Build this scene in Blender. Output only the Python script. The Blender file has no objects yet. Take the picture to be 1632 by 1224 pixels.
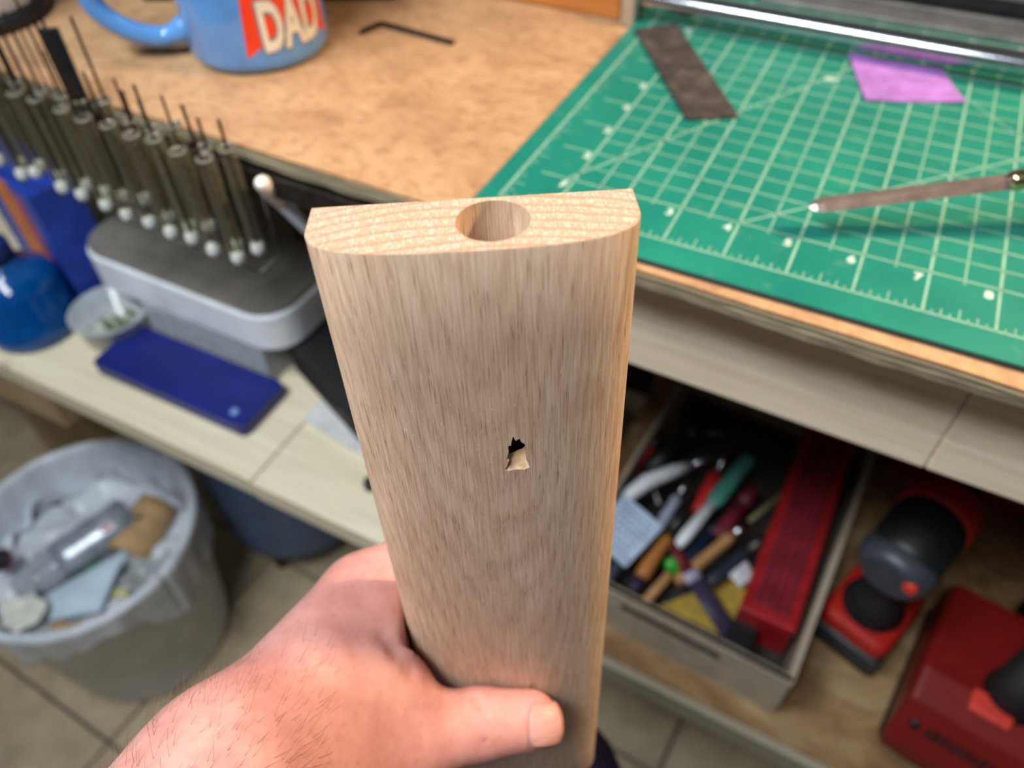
import bpy, bmesh, math, random
import numpy as np
from mathutils import Matrix, Vector

random.seed(7)
SC = bpy.context.scene
COL = SC.collection
S = 0.0254                      # everything below is laid out in inches
FLOOR = -32.0                   # cutting-mat top is z = 0, the floor lies 32 in below

def W(x, y, z):
    return Vector((x * S, y * S, (z - FLOOR) * S))

# ------------------------------------------------------------------ camera
CR = np.array([[0.8944616353753839, 0.44686601875104526, -0.01578430001715167],
               [0.31886493007273353, -0.6622023031640984, -0.6780953222456768],
               [-0.31347015681106194, 0.6014971911549946, -0.7348044568584142]])
CP = np.array([5.53457432, -10.30481713, 7.78878943])
cam_d = bpy.data.cameras.new('camera')
cam = bpy.data.objects.new('camera', cam_d)
COL.objects.link(cam)
cam.matrix_world = Matrix([list(CR[0]), list(-CR[1]), list(-CR[2])]).transposed().to_4x4()
cam.matrix_world.translation = W(*CP)
cam_d.sensor_width = 36.0
cam_d.lens = 36.0 * 1240.0 / 1632.0
cam_d.clip_start = 0.01
cam_d.clip_end = 30
cam_d.dof.use_dof = True
cam_d.dof.focus_distance = 7.0 * S
cam_d.dof.aperture_fstop = 10.0
SC.camera = cam

# ------------------------------------------------------------------ light and exposure
SC.view_settings.view_transform = 'Standard'
SC.view_settings.look = 'None'
SC.view_settings.gamma = 1.0
SC.view_settings.use_curve_mapping = False
SC.view_settings.exposure = 0.0

wd = bpy.data.worlds.new('workshop_air')
SC.world = wd
wd.use_nodes = True
bg = wd.node_tree.nodes['Background']
bg.inputs[0].default_value = (0.80, 0.90, 1.0, 1)
bg.inputs[1].default_value = 0.075

def area_light(name, loc, target, sx, sy, power, col):
    d = bpy.data.lights.new(name, 'AREA')
    d.shape = 'RECTANGLE'
    d.size, d.size_y = sx * S, sy * S
    d.energy = power
    d.color = col
    o = bpy.data.objects.new(name, d)
    COL.objects.link(o)
    o.location = W(*loc)
    o.rotation_euler = (W(*target) - W(*loc)).to_track_quat('-Z', 'Y').to_euler()
    return o

area_light('ceiling_shop_light', (-7, -17.5, 28), (1, 0, -3), 26, 6, 13.0, (0.90, 0.96, 1.0))
sp = bpy.data.lights.new('bench_lamp_light', 'SPOT')
sp.energy = 39
sp.color = (1.0, 0.72, 0.45)
sp.spot_size = math.radians(43)
sp.spot_blend = 0.45
sp.shadow_soft_size = 2.2 * S
lamp = bpy.data.objects.new('bench_lamp_light', sp)
COL.objects.link(lamp)
lamp.location = W(23, 10, 22)
lamp.rotation_euler = (W(5.5, 0.5, 0) - W(23, 10, 22)).to_track_quat('-Z', 'Y').to_euler()

# ------------------------------------------------------------------ helpers: materials
def lin(c):
    r = []
    for v in c[:3]:
        v /= 255.0
        r.append(v / 12.92 if v <= 0.04045 else ((v + 0.055) / 1.055) ** 2.4)
    return (*r, 1.0)

class NT:
    """small wrapper that writes shader nodes"""
    def __init__(self, name):
        self.m = bpy.data.materials.new(name)
        self.m.use_nodes = True
        self.t = self.m.node_tree
        self.b = self.t.nodes['Principled BSDF']
        self.tc = None
    def n(self, kind, **kw):
        x = self.t.nodes.new(kind)
        for k, v in kw.items():
            if k.startswith('i_'):
                x.inputs[int(k[2:])].default_value = v
            else:
                setattr(x, k, v)
        return x
    def l(self, a, b):
        self.t.links.new(a, b)
    def coord(self, sc=(1, 1, 1), rot=(0, 0, 0), loc=(0, 0, 0)):
        """object coordinates in inches, scaled"""
        if self.tc is None:
            self.tc = self.n('ShaderNodeTexCoord')
        mp = self.n('ShaderNodeMapping')
        mp.inputs['Scale'].default_value = [s / S for s in sc]
        mp.inputs['Rotation'].default_value = rot
        mp.inputs['Location'].default_value = loc
        self.l(self.tc.outputs['Object'], mp.inputs[0])
        return mp.outputs[0]
    def noise(self, sc=(1, 1, 1), detail=3, rough=0.55, dist=0.0, loc=(0, 0, 0), rot=(0, 0, 0)):
        x = self.n('ShaderNodeTexNoise')
        x.inputs['Scale'].default_value = 1.0
        x.inputs['Detail'].default_value = detail
        x.inputs['Roughness'].default_value = rough
        x.inputs['Distortion'].default_value = dist
        self.l(self.coord(sc, rot, loc), x.inputs['Vector'])
        return x.outputs[0]
    def ramp(self, f, stops):
        x = self.n('ShaderNodeValToRGB')
        e = x.color_ramp.elements
        while len(e) < len(stops):
            e.new(0.5)
        for el, (p, c) in zip(e, stops):
            el.position = p
            el.color = c if len(c) == 4 else (*c, 1)
        self.l(f, x.inputs[0])
        return x.outputs[0]
    def mix(self, f, a, b, mode='MIX'):
        x = self.n('ShaderNodeMix', data_type='RGBA', blend_type=mode)
        for i, v in ((0, f), (6, a), (7, b)):
            if isinstance(v, bpy.types.NodeSocket):
                self.l(v, x.inputs[i])
            else:
                x.inputs[i].default_value = v
        return x.outputs[2]
    def math(self, op, a, b=0.0, c=0.0):
        x = self.n('ShaderNodeMath', operation=op)
        for i, v in enumerate((a, b, c)):
            if isinstance(v, bpy.types.NodeSocket):
                self.l(v, x.inputs[i])
            else:
                x.inputs[i].default_value = v
        return x.outputs[0]
    def bump(self, f, strength=0.2, dist=0.004):
        x = self.n('ShaderNodeBump')
        x.inputs['Strength'].default_value = strength
        x.inputs['Distance'].default_value = dist * S
        self.l(f, x.inputs['Height'])
        self.l(x.outputs[0], self.b.inputs['Normal'])
    def set(self, **kw):
        for k, v in kw.items():
            i = self.b.inputs[k.replace('_', ' ')]
            if isinstance(v, bpy.types.NodeSocket):
                self.l(v, i)
            else:
                i.default_value = v
        return self.m

BW = lambda v: (v, v, v, 1)

def plain(name, c, rough=0.5, metal=0.0, var=0.12, sc=1.5, bump=0.0, **kw):
    """colour with soft procedural mottling"""
    t = NT(name)
    f = t.noise((sc, sc, sc), 4)
    a, b = lin([v * (1 - var) for v in c]), lin([min(255, v * (1 + var)) for v in c])
    col = t.ramp(f, [(0.3, a), (0.7, b)])
    if bump:
        t.bump(t.noise((sc * 14,) * 3, 3), bump, 0.01)
    return t.set(Base_Color=col, Roughness=rough, Metallic=metal, **kw)

def clear(name, c, see=0.6, rough=0.12, gloss=0.35):
    """thin clear plastic: mostly see-through, tinted, with a glossy skin"""
    t = NT(name)
    f = t.noise((3, 3, 3), 2)
    t.set(Base_Color=t.ramp(f, [(0.3, lin([v * 0.9 for v in c])), (0.7, lin(c))]), Roughness=rough, Alpha=1.0)
    t.b.inputs['Specular IOR Level'].default_value = gloss
    tr = t.n('ShaderNodeBsdfTransparent')
    tr.inputs[0].default_value = lin([min(255, 190 + v * 0.28) for v in c])
    mx = t.n('ShaderNodeMixShader')
    lw = t.n('ShaderNodeLayerWeight')
    lw.inputs[0].default_value = 0.35
    fac = t.math('MULTIPLY_ADD', lw.outputs['Facing'], 0.75 * (1 - see) + 0.16, 1 - see)
    t.l(fac, mx.inputs[0])
    t.l(tr.outputs[0], mx.inputs[1])
    t.l(t.b.outputs[0], mx.inputs[2])
    t.l(mx.outputs[0], t.t.nodes['Material Output'].inputs[0])
    return t.m

def wood(name, a, b, axis=0, sc=1.0, rough=0.6, streak=0.5, knots=False):
    """plain-sawn softwood: long streaks along one axis"""
    t = NT(name)
    k = [3.2 * sc] * 3
    k[axis] = 0.16 * sc
    f = t.noise(k, 5, 0.6, 0.6)
    k2 = [14 * sc] * 3
    k2[axis] = 0.5 * sc
    g = t.noise(k2, 3, 0.6)
    col = t.ramp(f, [(0.3, lin(a)), (0.7, lin(b))])
    col = t.mix(t.math('MULTIPLY', t.ramp(g, [(0.45, BW(0)), (0.75, BW(1))]), streak), col, lin([v * 0.72 for v in a]))
    if knots:
        kn = t.noise((0.5, 0.5, 0.5), 2)
        col = t.mix(t.ramp(kn, [(0.66, BW(0)), (0.74, BW(0.6))]), col, lin([v * 0.6 for v in a]))
    t.bump(g, 0.12, 0.006)
    return t.set(Base_Color=col, Roughness=rough)

# ------------------------------------------------------------------ helpers: geometry
class MB:
    def __init__(self):
        self.v, self.f, self.k, self.sm = [], [], [], []
    def mesh(self, V, F, m=0, smooth=False, M=None):
        o = len(self.v)
        for p in V:
            p = Vector(p)
            self.v.append(tuple(M @ p) if M is not None else tuple(p))
        for q in F:
            self.f.append(tuple(o + i for i in q))
            self.k.append(m)
            self.sm.append(smooth)
        return self
    def box(self, x0, x1, y0, y1, z0, z1, bev=0.0, m=0, M=None, seg=2):
        bm = bmesh.new()
        bmesh.ops.create_cube(bm, size=1)
        for v in bm.verts:
            v.co = ((x0 + x1) / 2 + v.co.x * (x1 - x0), (y0 + y1) / 2 + v.co.y * (y1 - y0), (z0 + z1) / 2 + v.co.z * (z1 - z0))
        if bev:
            bmesh.ops.bevel(bm, geom=list(bm.edges), offset=bev, segments=seg, profile=0.5, affect='EDGES')
        return self.bm(bm, m, M, bool(bev) and seg > 2)
    def bm(self, bm, m=0, M=None, smooth=False):
        bm.verts.index_update()
        self.mesh([v.co.copy() for v in bm.verts], [[v.index for v in f.verts] for f in bm.faces], m, smooth, M)
        bm.free()
        return self
    def lathe(self, prof, n=24, m=0, M=None, smooth=True, cap=True, arc=None):
        """profile of (radius, height) turned about z"""
        V, F = [], []
        for r, z in prof:
            for i in range(n):
                a = 2 * math.pi * i / n
                V.append((r * math.cos(a), r * math.sin(a), z))
        for j in range(len(prof) - 1):
            for i in range(n):
                i2 = (i + 1) % n
                F.append((j * n + i, j * n + i2, (j + 1) * n + i2, (j + 1) * n + i))
        self.mesh(V, F, m, smooth, M)
        if cap:
            o = len(self.v) - len(V)
            self.f.append(tuple(o + i for i in range(n - 1, -1, -1)))
            self.f.append(tuple(o + (len(prof) - 1) * n + i for i in range(n)))
            self.k += [m, m]
            self.sm += [False, False]
        return self
    def along(self, a, b, prof, n=16, m=0, flat=1.0, smooth=True, up=(0, 0, 1)):
        """profile of (t, radius) turned about the line a-b; flat squashes it towards the up side"""
        a, b = Vector(a), Vector(b)
        d = b - a
        z = d.normalized()
        u = Vector(up) - z * z.dot(Vector(up))
        u = u.normalized() if u.length > 1e-5 else z.orthogonal().normalized()
        x = u.cross(z).normalized()
        M = Matrix((( x.x, u.x * flat, z.x, a.x), (x.y, u.y * flat, z.y, a.y), (x.z, u.z * flat, z.z, a.z), (0, 0, 0, 1)))
        return self.lathe([(r, t * d.length) for t, r in prof], n, m, M, smooth)
    def tube(self, pts, rad, n=10, m=0, closed=False):
        pts = [Vector(p) for p in pts]
        if not isinstance(rad, (list, tuple)):
            rad = [rad] * len(pts)
        V, F = [], []
        ref = None
        for i, p in enumerate(pts):
            d = (pts[min(i + 1, len(pts) - 1)] - pts[max(i - 1, 0)]).normalized()
            if ref is None:
                ref = d.orthogonal().normalized()
            ref = (ref - d * ref.dot(d)).normalized()
            s = d.cross(ref)
            for k in range(n):
                a = 2 * math.pi * k / n
                V.append(p + (ref * math.cos(a) + s * math.sin(a)) * rad[i])
        for i in range(len(pts) - 1):
            for k in range(n):
                k2 = (k + 1) % n
                F.append((i * n + k, i * n + k2, (i + 1) * n + k2, (i + 1) * n + k))
        F.append(tuple(range(n - 1, -1, -1)))
        F.append(tuple((len(pts) - 1) * n + k for k in range(n)))
        return self.mesh(V, F, m, True)
    def prism(self, poly, z0, z1, m=0, M=None, bev=0.0, seg=2):
        bm = bmesh.new()
        vs = [bm.verts.new((x, y, z0)) for x, y in poly]
        f = bm.faces.new(vs)
        bm.normal_update()
        if f.normal.z > 0:
            f.normal_flip()
        r = bmesh.ops.extrude_face_region(bm, geom=[f])
        for v in r['geom']:
            if isinstance(v, bmesh.types.BMVert):
                v.co.z = z1
        bmesh.ops.recalc_face_normals(bm, faces=bm.faces)
        if bev:
            es = [e for e in bm.edges if abs(e.verts[0].co.z - e.verts[1].co.z) < 1e-6]
            bmesh.ops.bevel(bm, geom=es, offset=bev, segments=seg, profile=0.5, affect='EDGES')
        return self.bm(bm, m, M, False)
    def sheet(self, fn, nu, nv, th=0.02, m=0):
        """a thin curved sheet with real thickness: fn(u, v) -> point, u and v in 0..1"""
        P = [[Vector(fn(i / nu, j / nv)) for j in range(nv + 1)] for i in range(nu + 1)]
        V = []
        for side in (0, 1):
            for i in range(nu + 1):
                for j in range(nv + 1):
                    du = P[min(i + 1, nu)][j] - P[max(i - 1, 0)][j]
                    dv = P[i][min(j + 1, nv)] - P[i][max(j - 1, 0)]
                    nn = du.cross(dv).normalized()
                    V.append(P[i][j] + nn * (th / 2 if side == 0 else -th / 2))
        q = (nu + 1) * (nv + 1)
        ix = lambda s, i, j: s * q + i * (nv + 1) + j
        F = []
        for i in range(nu):
            for j in range(nv):
                F.append((ix(0, i, j), ix(0, i + 1, j), ix(0, i + 1, j + 1), ix(0, i, j + 1)))
                F.append((ix(1, i, j), ix(1, i, j + 1), ix(1, i + 1, j + 1), ix(1, i + 1, j)))
        for i in range(nu):
            F.append((ix(0, i, 0), ix(1, i, 0), ix(1, i + 1, 0), ix(0, i + 1, 0)))
            F.append((ix(0, i, nv), ix(0, i + 1, nv), ix(1, i + 1, nv), ix(1, i, nv)))
        for j in range(nv):
            F.append((ix(0, 0, j), ix(0, 0, j + 1), ix(1, 0, j + 1), ix(1, 0, j)))
            F.append((ix(0, nu, j), ix(1, nu, j), ix(1, nu, j + 1), ix(0, nu, j + 1)))
        return self.mesh(V, F, m, True)
    def data(self, name):
        me = bpy.data.meshes.new(name)
        me.from_pydata([(x * S, y * S, z * S) for x, y, z in self.v], [], self.f)
        me.polygons.foreach_set('material_index', self.k)
        me.polygons.foreach_set('use_smooth', self.sm)
        me.update()
        return me
    def build(self, name, mats, parent=None):
        me = self.data(name)
        for m in (mats if isinstance(mats, (list, tuple)) else [mats]):
            me.materials.append(m)
        o = bpy.data.objects.new(name, me)
        COL.objects.link(o)
        if parent:
            o.parent = parent
        return o

def tag(o, label=None, cat=None, group=None, kind=None):
    if label: o['label'] = label
    if cat: o['category'] = cat
    if group: o['group'] = group
    if kind: o['kind'] = kind
    return o

def place(o, loc, rz=0.0, rot=None):
    if rot is not None:
        o.matrix_world = rot.to_4x4()
        o.location = W(*loc)
        o.rotation_euler = rot.to_euler()
    else:
        o.location = W(*loc)
        o.rotation_euler = (0, 0, rz)
    return o

def thing(name, label, cat, loc=(0, 0, 0), rz=0.0, group=None, rot=None):
    o = bpy.data.objects.new(name, None)
    o.empty_display_size = 0.02
    COL.objects.link(o)
    return place(tag(o, label, cat, group), loc, rz, rot)

def copy_tree(o, parent=None):
    c = o.copy()
    COL.objects.link(c)
    if parent:
        c.parent = parent
    for ch in o.children:
        copy_tree(ch, c)
    return c

def at(u, v, z):
    """the point at height z that the photograph shows at pixel (u, v)"""
    r = CR.T @ np.array([(u - 816) / 1240.0, (v - 612) / 1240.0, 1.0])
    p = CP + r * (z - CP[2]) / r[2]
    return Vector((p[0], p[1], z))

def rect_round(x0, x1, y0, y1, r, n=5):
    out = []
    for cx, cy, a0 in ((x1 - r, y0 + r, -90), (x1 - r, y1 - r, 0), (x0 + r, y1 - r, 90), (x0 + r, y0 + r, 180)):
        for i in range(n + 1):
            a = math.radians(a0 + 90 * i / n)
            out.append((cx + r * math.cos(a), cy + r * math.sin(a)))
    return out

def text_mesh(body, size=1.0, depth=0.0, bold=0.0, spacing=1.0):
    """lettering as triangles, in inches, centred on its own box"""
    cu = bpy.data.curves.new('lettering', 'FONT')
    cu.body = body
    cu.size = size
    cu.extrude = depth
    cu.offset = bold
    cu.space_character = spacing
    cu.resolution_u = 4
    ob = bpy.data.objects.new('lettering', cu)
    COL.objects.link(ob)
    dg = bpy.context.evaluated_depsgraph_get()
    me = ob.evaluated_get(dg).to_mesh()
    V = [v.co.copy() for v in me.vertices]
    F = [tuple(p.vertices) for p in me.polygons]
    ob.evaluated_get(dg).to_mesh_clear()
    bpy.data.objects.remove(ob)
    bpy.data.curves.remove(cu)
    xs = [p.x for p in V]
    ys = [p.y for p in V]
    cx, cy = (min(xs) + max(xs)) / 2, (min(ys) + max(ys)) / 2
    return [Vector((p.x - cx, p.y - cy, p.z)) for p in V], F

# ================================================================== the setting
tile_m = plain('floor_tile_stone', (184, 166, 136), 0.5, 0, 0.10, 0.5, 0.05)
grout_m = plain('grout', (96, 92, 84), 0.9, 0, 0.1, 3)
floor = MB().box(-78, 66, -44, 52, -2.0, -0.18).build('floor', grout_m)
place(floor, (0, 0, FLOOR), math.radians(-3.4))
tag(floor, 'beige stone tile floor with grey grout joints', kind='structure')
tile = MB().box(-5.92, 5.92, -5.92, 5.92, -0.3, 0.0, 0.06).data('tile')
tile.materials.append(tile_m)
for i in range(-6, 6):
    for j in range(-4, 5):
        o = bpy.data.objects.new('tile', tile)
        COL.objects.link(o)
        o.parent = floor
        o.location = ((-0.1 + 12 * i) * S, (-2.9 + 12 * j) * S, 0)
wall_m = plain('painted_wall', (176, 172, 164), 0.8, 0, 0.05, 0.3)
wall = MB().box(-78, 66, 0, 4, 0, 96).build('wall_back', wall_m)
place(wall, (-1, 34, FLOOR), math.radians(-3.4))
tag(wall, 'plain painted wall behind the workbench', kind='structure')

# ================================================================== workbench
BX = math.radians(-1.9)
hardboard = NT('tan_hardboard')
n1 = hardboard.noise((0.55, 0.75, 1), 5, 0.62, 0.4)
n2 = hardboard.noise((3.0, 4.0, 1), 4, 0.6)
n3 = hardboard.noise((9, 9, 1), 2, 0.5)
c = hardboard.ramp(n1, [(0.28, lin((152, 112, 78))), (0.5, lin((180, 139, 100))), (0.72, lin((194, 156, 116)))])
c = hardboard.mix(hardboard.ramp(n2, [(0.48, BW(0)), (0.72, BW(0.6))]), c, lin((132, 94, 66)))
c = hardboard.mix(hardboard.ramp(n3, [(0.70, BW(0)), (0.78, BW(0.7))]), c, lin((226, 190, 144)))
hardboard.bump(n2, 0.1, 0.01)
hardboard_m = hardboard.set(Base_Color=c, Roughness=0.62)
hard_edge_m = plain('hardboard_edge', (184, 132, 84), 0.8, 0, 0.15, 6)
ply_m = wood('weathered_plywood_edge', (128, 116, 92), (172, 160, 130), 0, 2.2, 0.85, 0.6)
pine_m = wood('pale_pine', (214, 194, 168), (232, 216, 192), 0, 1.0, 0.62, 0.35)
pine_v = wood('pale_pine_upright', (150, 126, 92), (178, 152, 114), 2, 1.0, 0.65, 0.4)
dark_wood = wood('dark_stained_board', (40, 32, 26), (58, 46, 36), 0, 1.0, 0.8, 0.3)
stain = NT('stained_plywood_shelf')
s1 = stain.noise((0.28, 0.5, 1), 5, 0.6, 0.8)
s2 = stain.noise((0.9, 4.5, 1), 4, 0.6)
c = stain.ramp(s1, [(0.3, lin((104, 72, 44))), (0.5, lin((150, 116, 76))), (0.7, lin((184, 158, 118)))])
c = stain.mix(stain.ramp(s2, [(0.5, BW(0)), (0.75, BW(0.5))]), c, lin((92, 64, 40)))
stain_m = stain.set(Base_Color=c, Roughness=0.7)

bench = thing('workbench', 'long wooden workbench with a tan hardboard top, rough plywood edge and pine rail', 'workbench', (0, -0.66, 0), BX)
# plates are notched a little unevenly along the front, as the worn edge is
def worn_slab(z0, z1, amp, y1, seed):
    rnd = random.Random(seed)
    xs = [-35 + 0.35 * i for i in range(int(67 / 0.35))]
    ys, y = [], 0.0
    for _ in xs:
        y = 0.75 * y + rnd.uniform(-amp, amp)
        ys.append(y)
    V, F = [], []
    for x, yy in zip(xs, ys):
        V += [(x, yy, z1), (x, yy + rnd.uniform(0, amp) + 0.02, z0), (x, y1, z0), (x, y1, z1)]
    for i in range(len(xs) - 1):
        a, b = 4 * i, 4 * i + 4
        for k in range(4):
            k2 = (k + 1) % 4
            F.append((a + k, a + k2, b + k2, b + k))
    F += [(0, 3, 2, 1), tuple(4 * (len(xs) - 1) + k for k in range(4))]
    return MB().mesh(V, F)
worn_slab(-0.19, -0.10, 0.008, 25, 1).build('hardboard_top', hardboard_m, bench)
worn_slab(-0.30, -0.19, 0.018, 25, 2).build('plywood_layer', ply_m, bench)
worn_slab(-0.46, -0.30, 0.03, 25, 3).build('plywood_layer', ply_m, bench)
MB().box(-3.2, 8.193, 1.22, 2.72, -3.52, -0.46, 0.05).build('front_rail', pine_m, bench)
MB().box(8.2, 31.0, 1.22, 2.72, -3.52, -0.46, 0.05).build('front_rail', pine_m, bench)
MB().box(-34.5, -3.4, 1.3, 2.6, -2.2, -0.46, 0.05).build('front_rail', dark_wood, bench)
for x in (-34.5, -1.6, 28):
    MB().box(x, x + 1.5, 2.8, 6.3, FLOOR, -0.46, 0.06).build('leg', pine_v, bench)
    MB().box(x, x + 1.5, 20, 23.5, FLOOR, -0.46, 0.06).build('leg', pine_v, bench)
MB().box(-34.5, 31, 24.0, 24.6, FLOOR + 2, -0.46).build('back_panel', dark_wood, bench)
MB().box(0.2, 27.8, 1.0, 23.6, -17.1, -16.4, 0.03).build('lower_shelf', stain_m, bench)
MB().box(0.2, 27.8, 0.72, 0.99, -17.4, -16.38, 0.03).build('shelf_edging', wood('grey_edging', (150, 138, 116), (176, 166, 146), 0, 1.4), bench)
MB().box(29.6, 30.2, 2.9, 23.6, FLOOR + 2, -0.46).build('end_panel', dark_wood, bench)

# ================================================================== cutting mat
green = NT('green_mat_vinyl')
g1 = green.noise((0.45, 0.45, 1), 4, 0.6)
g2 = green.noise((2.2, 2.2, 1), 4, 0.6)
c = green.ramp(g1, [(0.3, lin((8, 108, 94))), (0.7, lin((26, 126, 106)))])
c = green.mix(green.ramp(g2, [(0.6, BW(0)), (0.8, BW(0.35))]), c, lin((120, 150, 110)))
green.bump(green.noise((60, 60, 1), 2), 0.05, 0.004)
green_m = green.set(Base_Color=c, Roughness=0.42)
black_vinyl = plain('black_mat_core', (40, 42, 46), 0.45, 0, 0.1, 3)
ink = plain('pale_mat_ink', (132, 172, 150), 0.55, 0, 0.08, 2.5)
mat_t = thing('cutting_mat', 'green self-healing cutting mat with a pale printed inch grid', 'cutting mat', (0, 0, 0))
MB().prism(rect_round(-0.40, 17.4, -0.60, 10.55, 0.12), -0.10, -0.036, bev=0.012).build('black_core', black_vinyl, mat_t)
MB().prism(rect_round(-0.38, 17.38, -0.58, 10.53, 0.12), -0.036, 0.0, bev=0.006).build('green_face', green_m, mat_t)
gr = MB()
ZP = 0.0035
def line(x0, y0, x1, y1, w):
    d = Vector((x1 - x0, y1 - y0, 0)).normalized()
    nx, ny = -d.y * w / 2, d.x * w / 2
    gr.mesh([(x0 + nx, y0 + ny, ZP), (x0 - nx, y0 - ny, ZP), (x1 - nx, y1 - ny, ZP), (x1 + nx, y1 + ny, ZP)], [(0, 1, 2, 3)])
for k in range(0, 18):
    if 1 <= k <= 16:
        line(k, 0, k, 10, 0.042)
    if k < 17 and k >= 1:
        line(k + 0.5, 0.9, k + 0.5, 9.1, 0.026)
for k in range(0, 11):
    line(0 if k in (0, 10) else 0.35, k, 17, k, 0.034 if 1 <= k <= 9 else 0.04)
    if 1 <= k <= 8:
        line(1, k + 0.5, 16, k + 0.5, 0.026)
line(0, 0, 0, 10, 0.05)
line(17, 0, 17, 10, 0.05)
for i in range(0, 17 * 8):
    if i % 8:
        h = {4: 0.26, 2: 0.17, 6: 0.17}.get(i % 8, 0.10)
        line(i / 8, 0, i / 8, h, 0.02)
        line(i / 8, 10, i / 8, 10 - h, 0.02)
for i in range(0, 10 * 8):
    if i % 8:
        h = {4: 0.26, 2: 0.17, 6: 0.17}.get(i % 8, 0.10)
        line(0, i / 8, h, i / 8, 0.02)
line(4, 1, 12, 9, 0.036)                       # 45 degrees
line(0.86, 1.0, 5.5, 8.9, 0.036)               # 60 degrees
line(7.1, 6.95, 12.4, 1.0, 0.024)
gr.build('printed_grid', ink, mat_t)
white_ink = plain('white_mat_ink', (188, 206, 192), 0.5, 0, 0.05, 4)
numeral = lambda b, x, y, s: MB().mesh(*text_mesh(b, s, 0, 0.012), M=Matrix.Translation((x, y, ZP + 0.0005))).build('ruler_numeral', white_ink, mat_t)
for k in range(1, 17):
    numeral(str(k), k - 0.15, 0.80, 0.25)
    numeral(str(k), k - 0.15, 9.86 if k % 2 else 9.88, 0.25)
for k in range(1, 10):
    numeral(str(k), 0.89, k - 0.14, 0.25)
numeral('60°', 4.37, 6.78, 0.2)
numeral('45°', 10.6, 7.35, 0.2)

# ================================================================== the oak board
BO = (2.9182352234, -5.8768994615, 4.3525582827)
BQ = Matrix(((0.8703512383, 0.4902190323, 0.0466264119), (0.4919857109, -0.8696844131, -0.0399885215), (0.0209471294, 0.0577435876, -0.9981116650)))
oak = NT('red_oak_face')
tw = oak.noise((0.7, 0.7, 0.22), 2, 0.5, loc=(3, 1, 7))
# arches of the plain-sawn figure: distance from a slanted cone of growth rings
co = oak.coord()
sx = oak.n('ShaderNodeSeparateXYZ')
oak.l(co, sx.inputs[0])
x2 = oak.math('POWER', oak.math('ABSOLUTE', oak.math('ADD', sx.outputs[0], 0.02)), 2.0)
rg = oak.math('MULTIPLY_ADD', sx.outputs[2], 0.20, oak.math('MULTIPLY', x2, 1.05))
rg = oak.math('ADD', rg, oak.math('MULTIPLY', tw, 0.9))
ring = oak.math('FRACT', oak.math('MULTIPLY', rg, 5.5))
early = oak.ramp(ring, [(0.0, BW(0.1)), (0.18, BW(1)), (0.42, BW(0.75)), (0.62, BW(0.1))])
fib = oak.noise((58, 58, 1.5), 4, 0.62, 0.2)
fib2 = oak.noise((120, 120, 2.6), 2, 0.6)
broad = oak.noise((1.2, 1.2, 0.35), 3, 0.5)
c = oak.ramp(fib, [(0.30, lin((182, 150, 120))), (0.47, lin((207, 177, 150))), (0.66, lin((222, 198, 175)))])
c = oak.mix(oak.ramp(broad, [(0.35, BW(0)), (0.7, BW(0.4))]), c, lin((188, 150, 122)))
c = oak.mix(oak.math('MULTIPLY', early, 0.28), c, lin((174, 142, 116)))
pores = oak.ramp(oak.noise((88, 88, 3.4), 2, 0.5, 0.0, (5, 2, 0)), [(0.60, BW(0)), (0.67, BW(1))])
pores = oak.math('MULTIPLY', pores, oak.math('MULTIPLY_ADD', early, 0.75, 0.22))
c = oak.mix(oak.math('MULTIPLY', pores, 0.72), c, lin((122, 90, 66)))
c = oak.mix(oak.math('MULTIPLY', oak.ramp(fib2, [(0.54, BW(0)), (0.68, BW(1))]), 0.46), c, lin((154, 120, 92)))
fleck = oak.ramp(oak.noise((80, 80, 14), 2, 0.5, 0, (9, 4, 2)), [(0.66, BW(0)), (0.72, BW(1))])
fz = oak.math('MULTIPLY', oak.ramp(oak.noise((0.9, 0.9, 0.6), 2, 0.5, 0, (2, 2, 2)), [(0.45, BW(0)), (0.62, BW(1))]), fleck)
c = oak.mix(oak.math('MULTIPLY', fz, 0.55), c, lin((238, 224, 208)))
dirt = oak.ramp(oak.noise((1.5, 1.5, 1.0), 3, 0.6, 0, (1, 7, 3)), [(0.55, BW(0)), (0.75, BW(0.28))])
c = oak.mix(dirt, c, lin((150, 112, 80)))
oak.bump(oak.math('SUBTRACT', oak.math('MULTIPLY', fib, 0.5), pores), 0.35, 0.006)
oak_m = oak.set(Base_Color=c, Roughness=0.5)
oak.b.inputs['Specular IOR Level'].default_value = 0.35
end = NT('red_oak_end_grain')
e0 = end.coord()
ex = end.n('ShaderNodeSeparateXYZ')
end.l(e0, ex.inputs[0])
ew = end.noise((0.8, 1.2, 1), 2, 0.5)
er = end.math('ADD', end.math('MULTIPLY', ex.outputs[1], 8.6), end.math('MULTIPLY_ADD', end.math('POWER', end.math('ABSOLUTE', end.math('ADD', ex.outputs[0], -0.1)), 2.0), -1.3, end.math('MULTIPLY', ew, 2.2)))
er = end.math('FRACT', er)
band = end.ramp(er, [(0.0, BW(0.05)), (0.14, BW(1)), (0.75, BW(0.8)), (1.0, BW(0.1))])
vor = end.n('ShaderNodeTexVoronoi')
vor.inputs['Scale'].default_value = 1.0
end.l(end.coord((64, 20, 1)), vor.inputs['Vector'])
dots = end.ramp(vor.outputs['Distance'], [(0.30, BW(1)), (0.5, BW(0))])
rays = end.ramp(end.noise((26, 1.4, 1), 2, 0.5), [(0.58, BW(0)), (0.68, BW(1))])
c = end.mix(band, lin((166, 120, 94)), lin((194, 150, 124)))
c = end.mix(end.math('MULTIPLY', end.math('MULTIPLY', dots, band), 0.6), c, lin((226, 200, 180)))
c = end.mix(end.math('MULTIPLY', rays, 0.22), c, lin((180, 130, 92)))
end.bump(dots, 0.3, 0.005)
end_m = end.set(Base_Color=c, Roughness=0.7)
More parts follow.
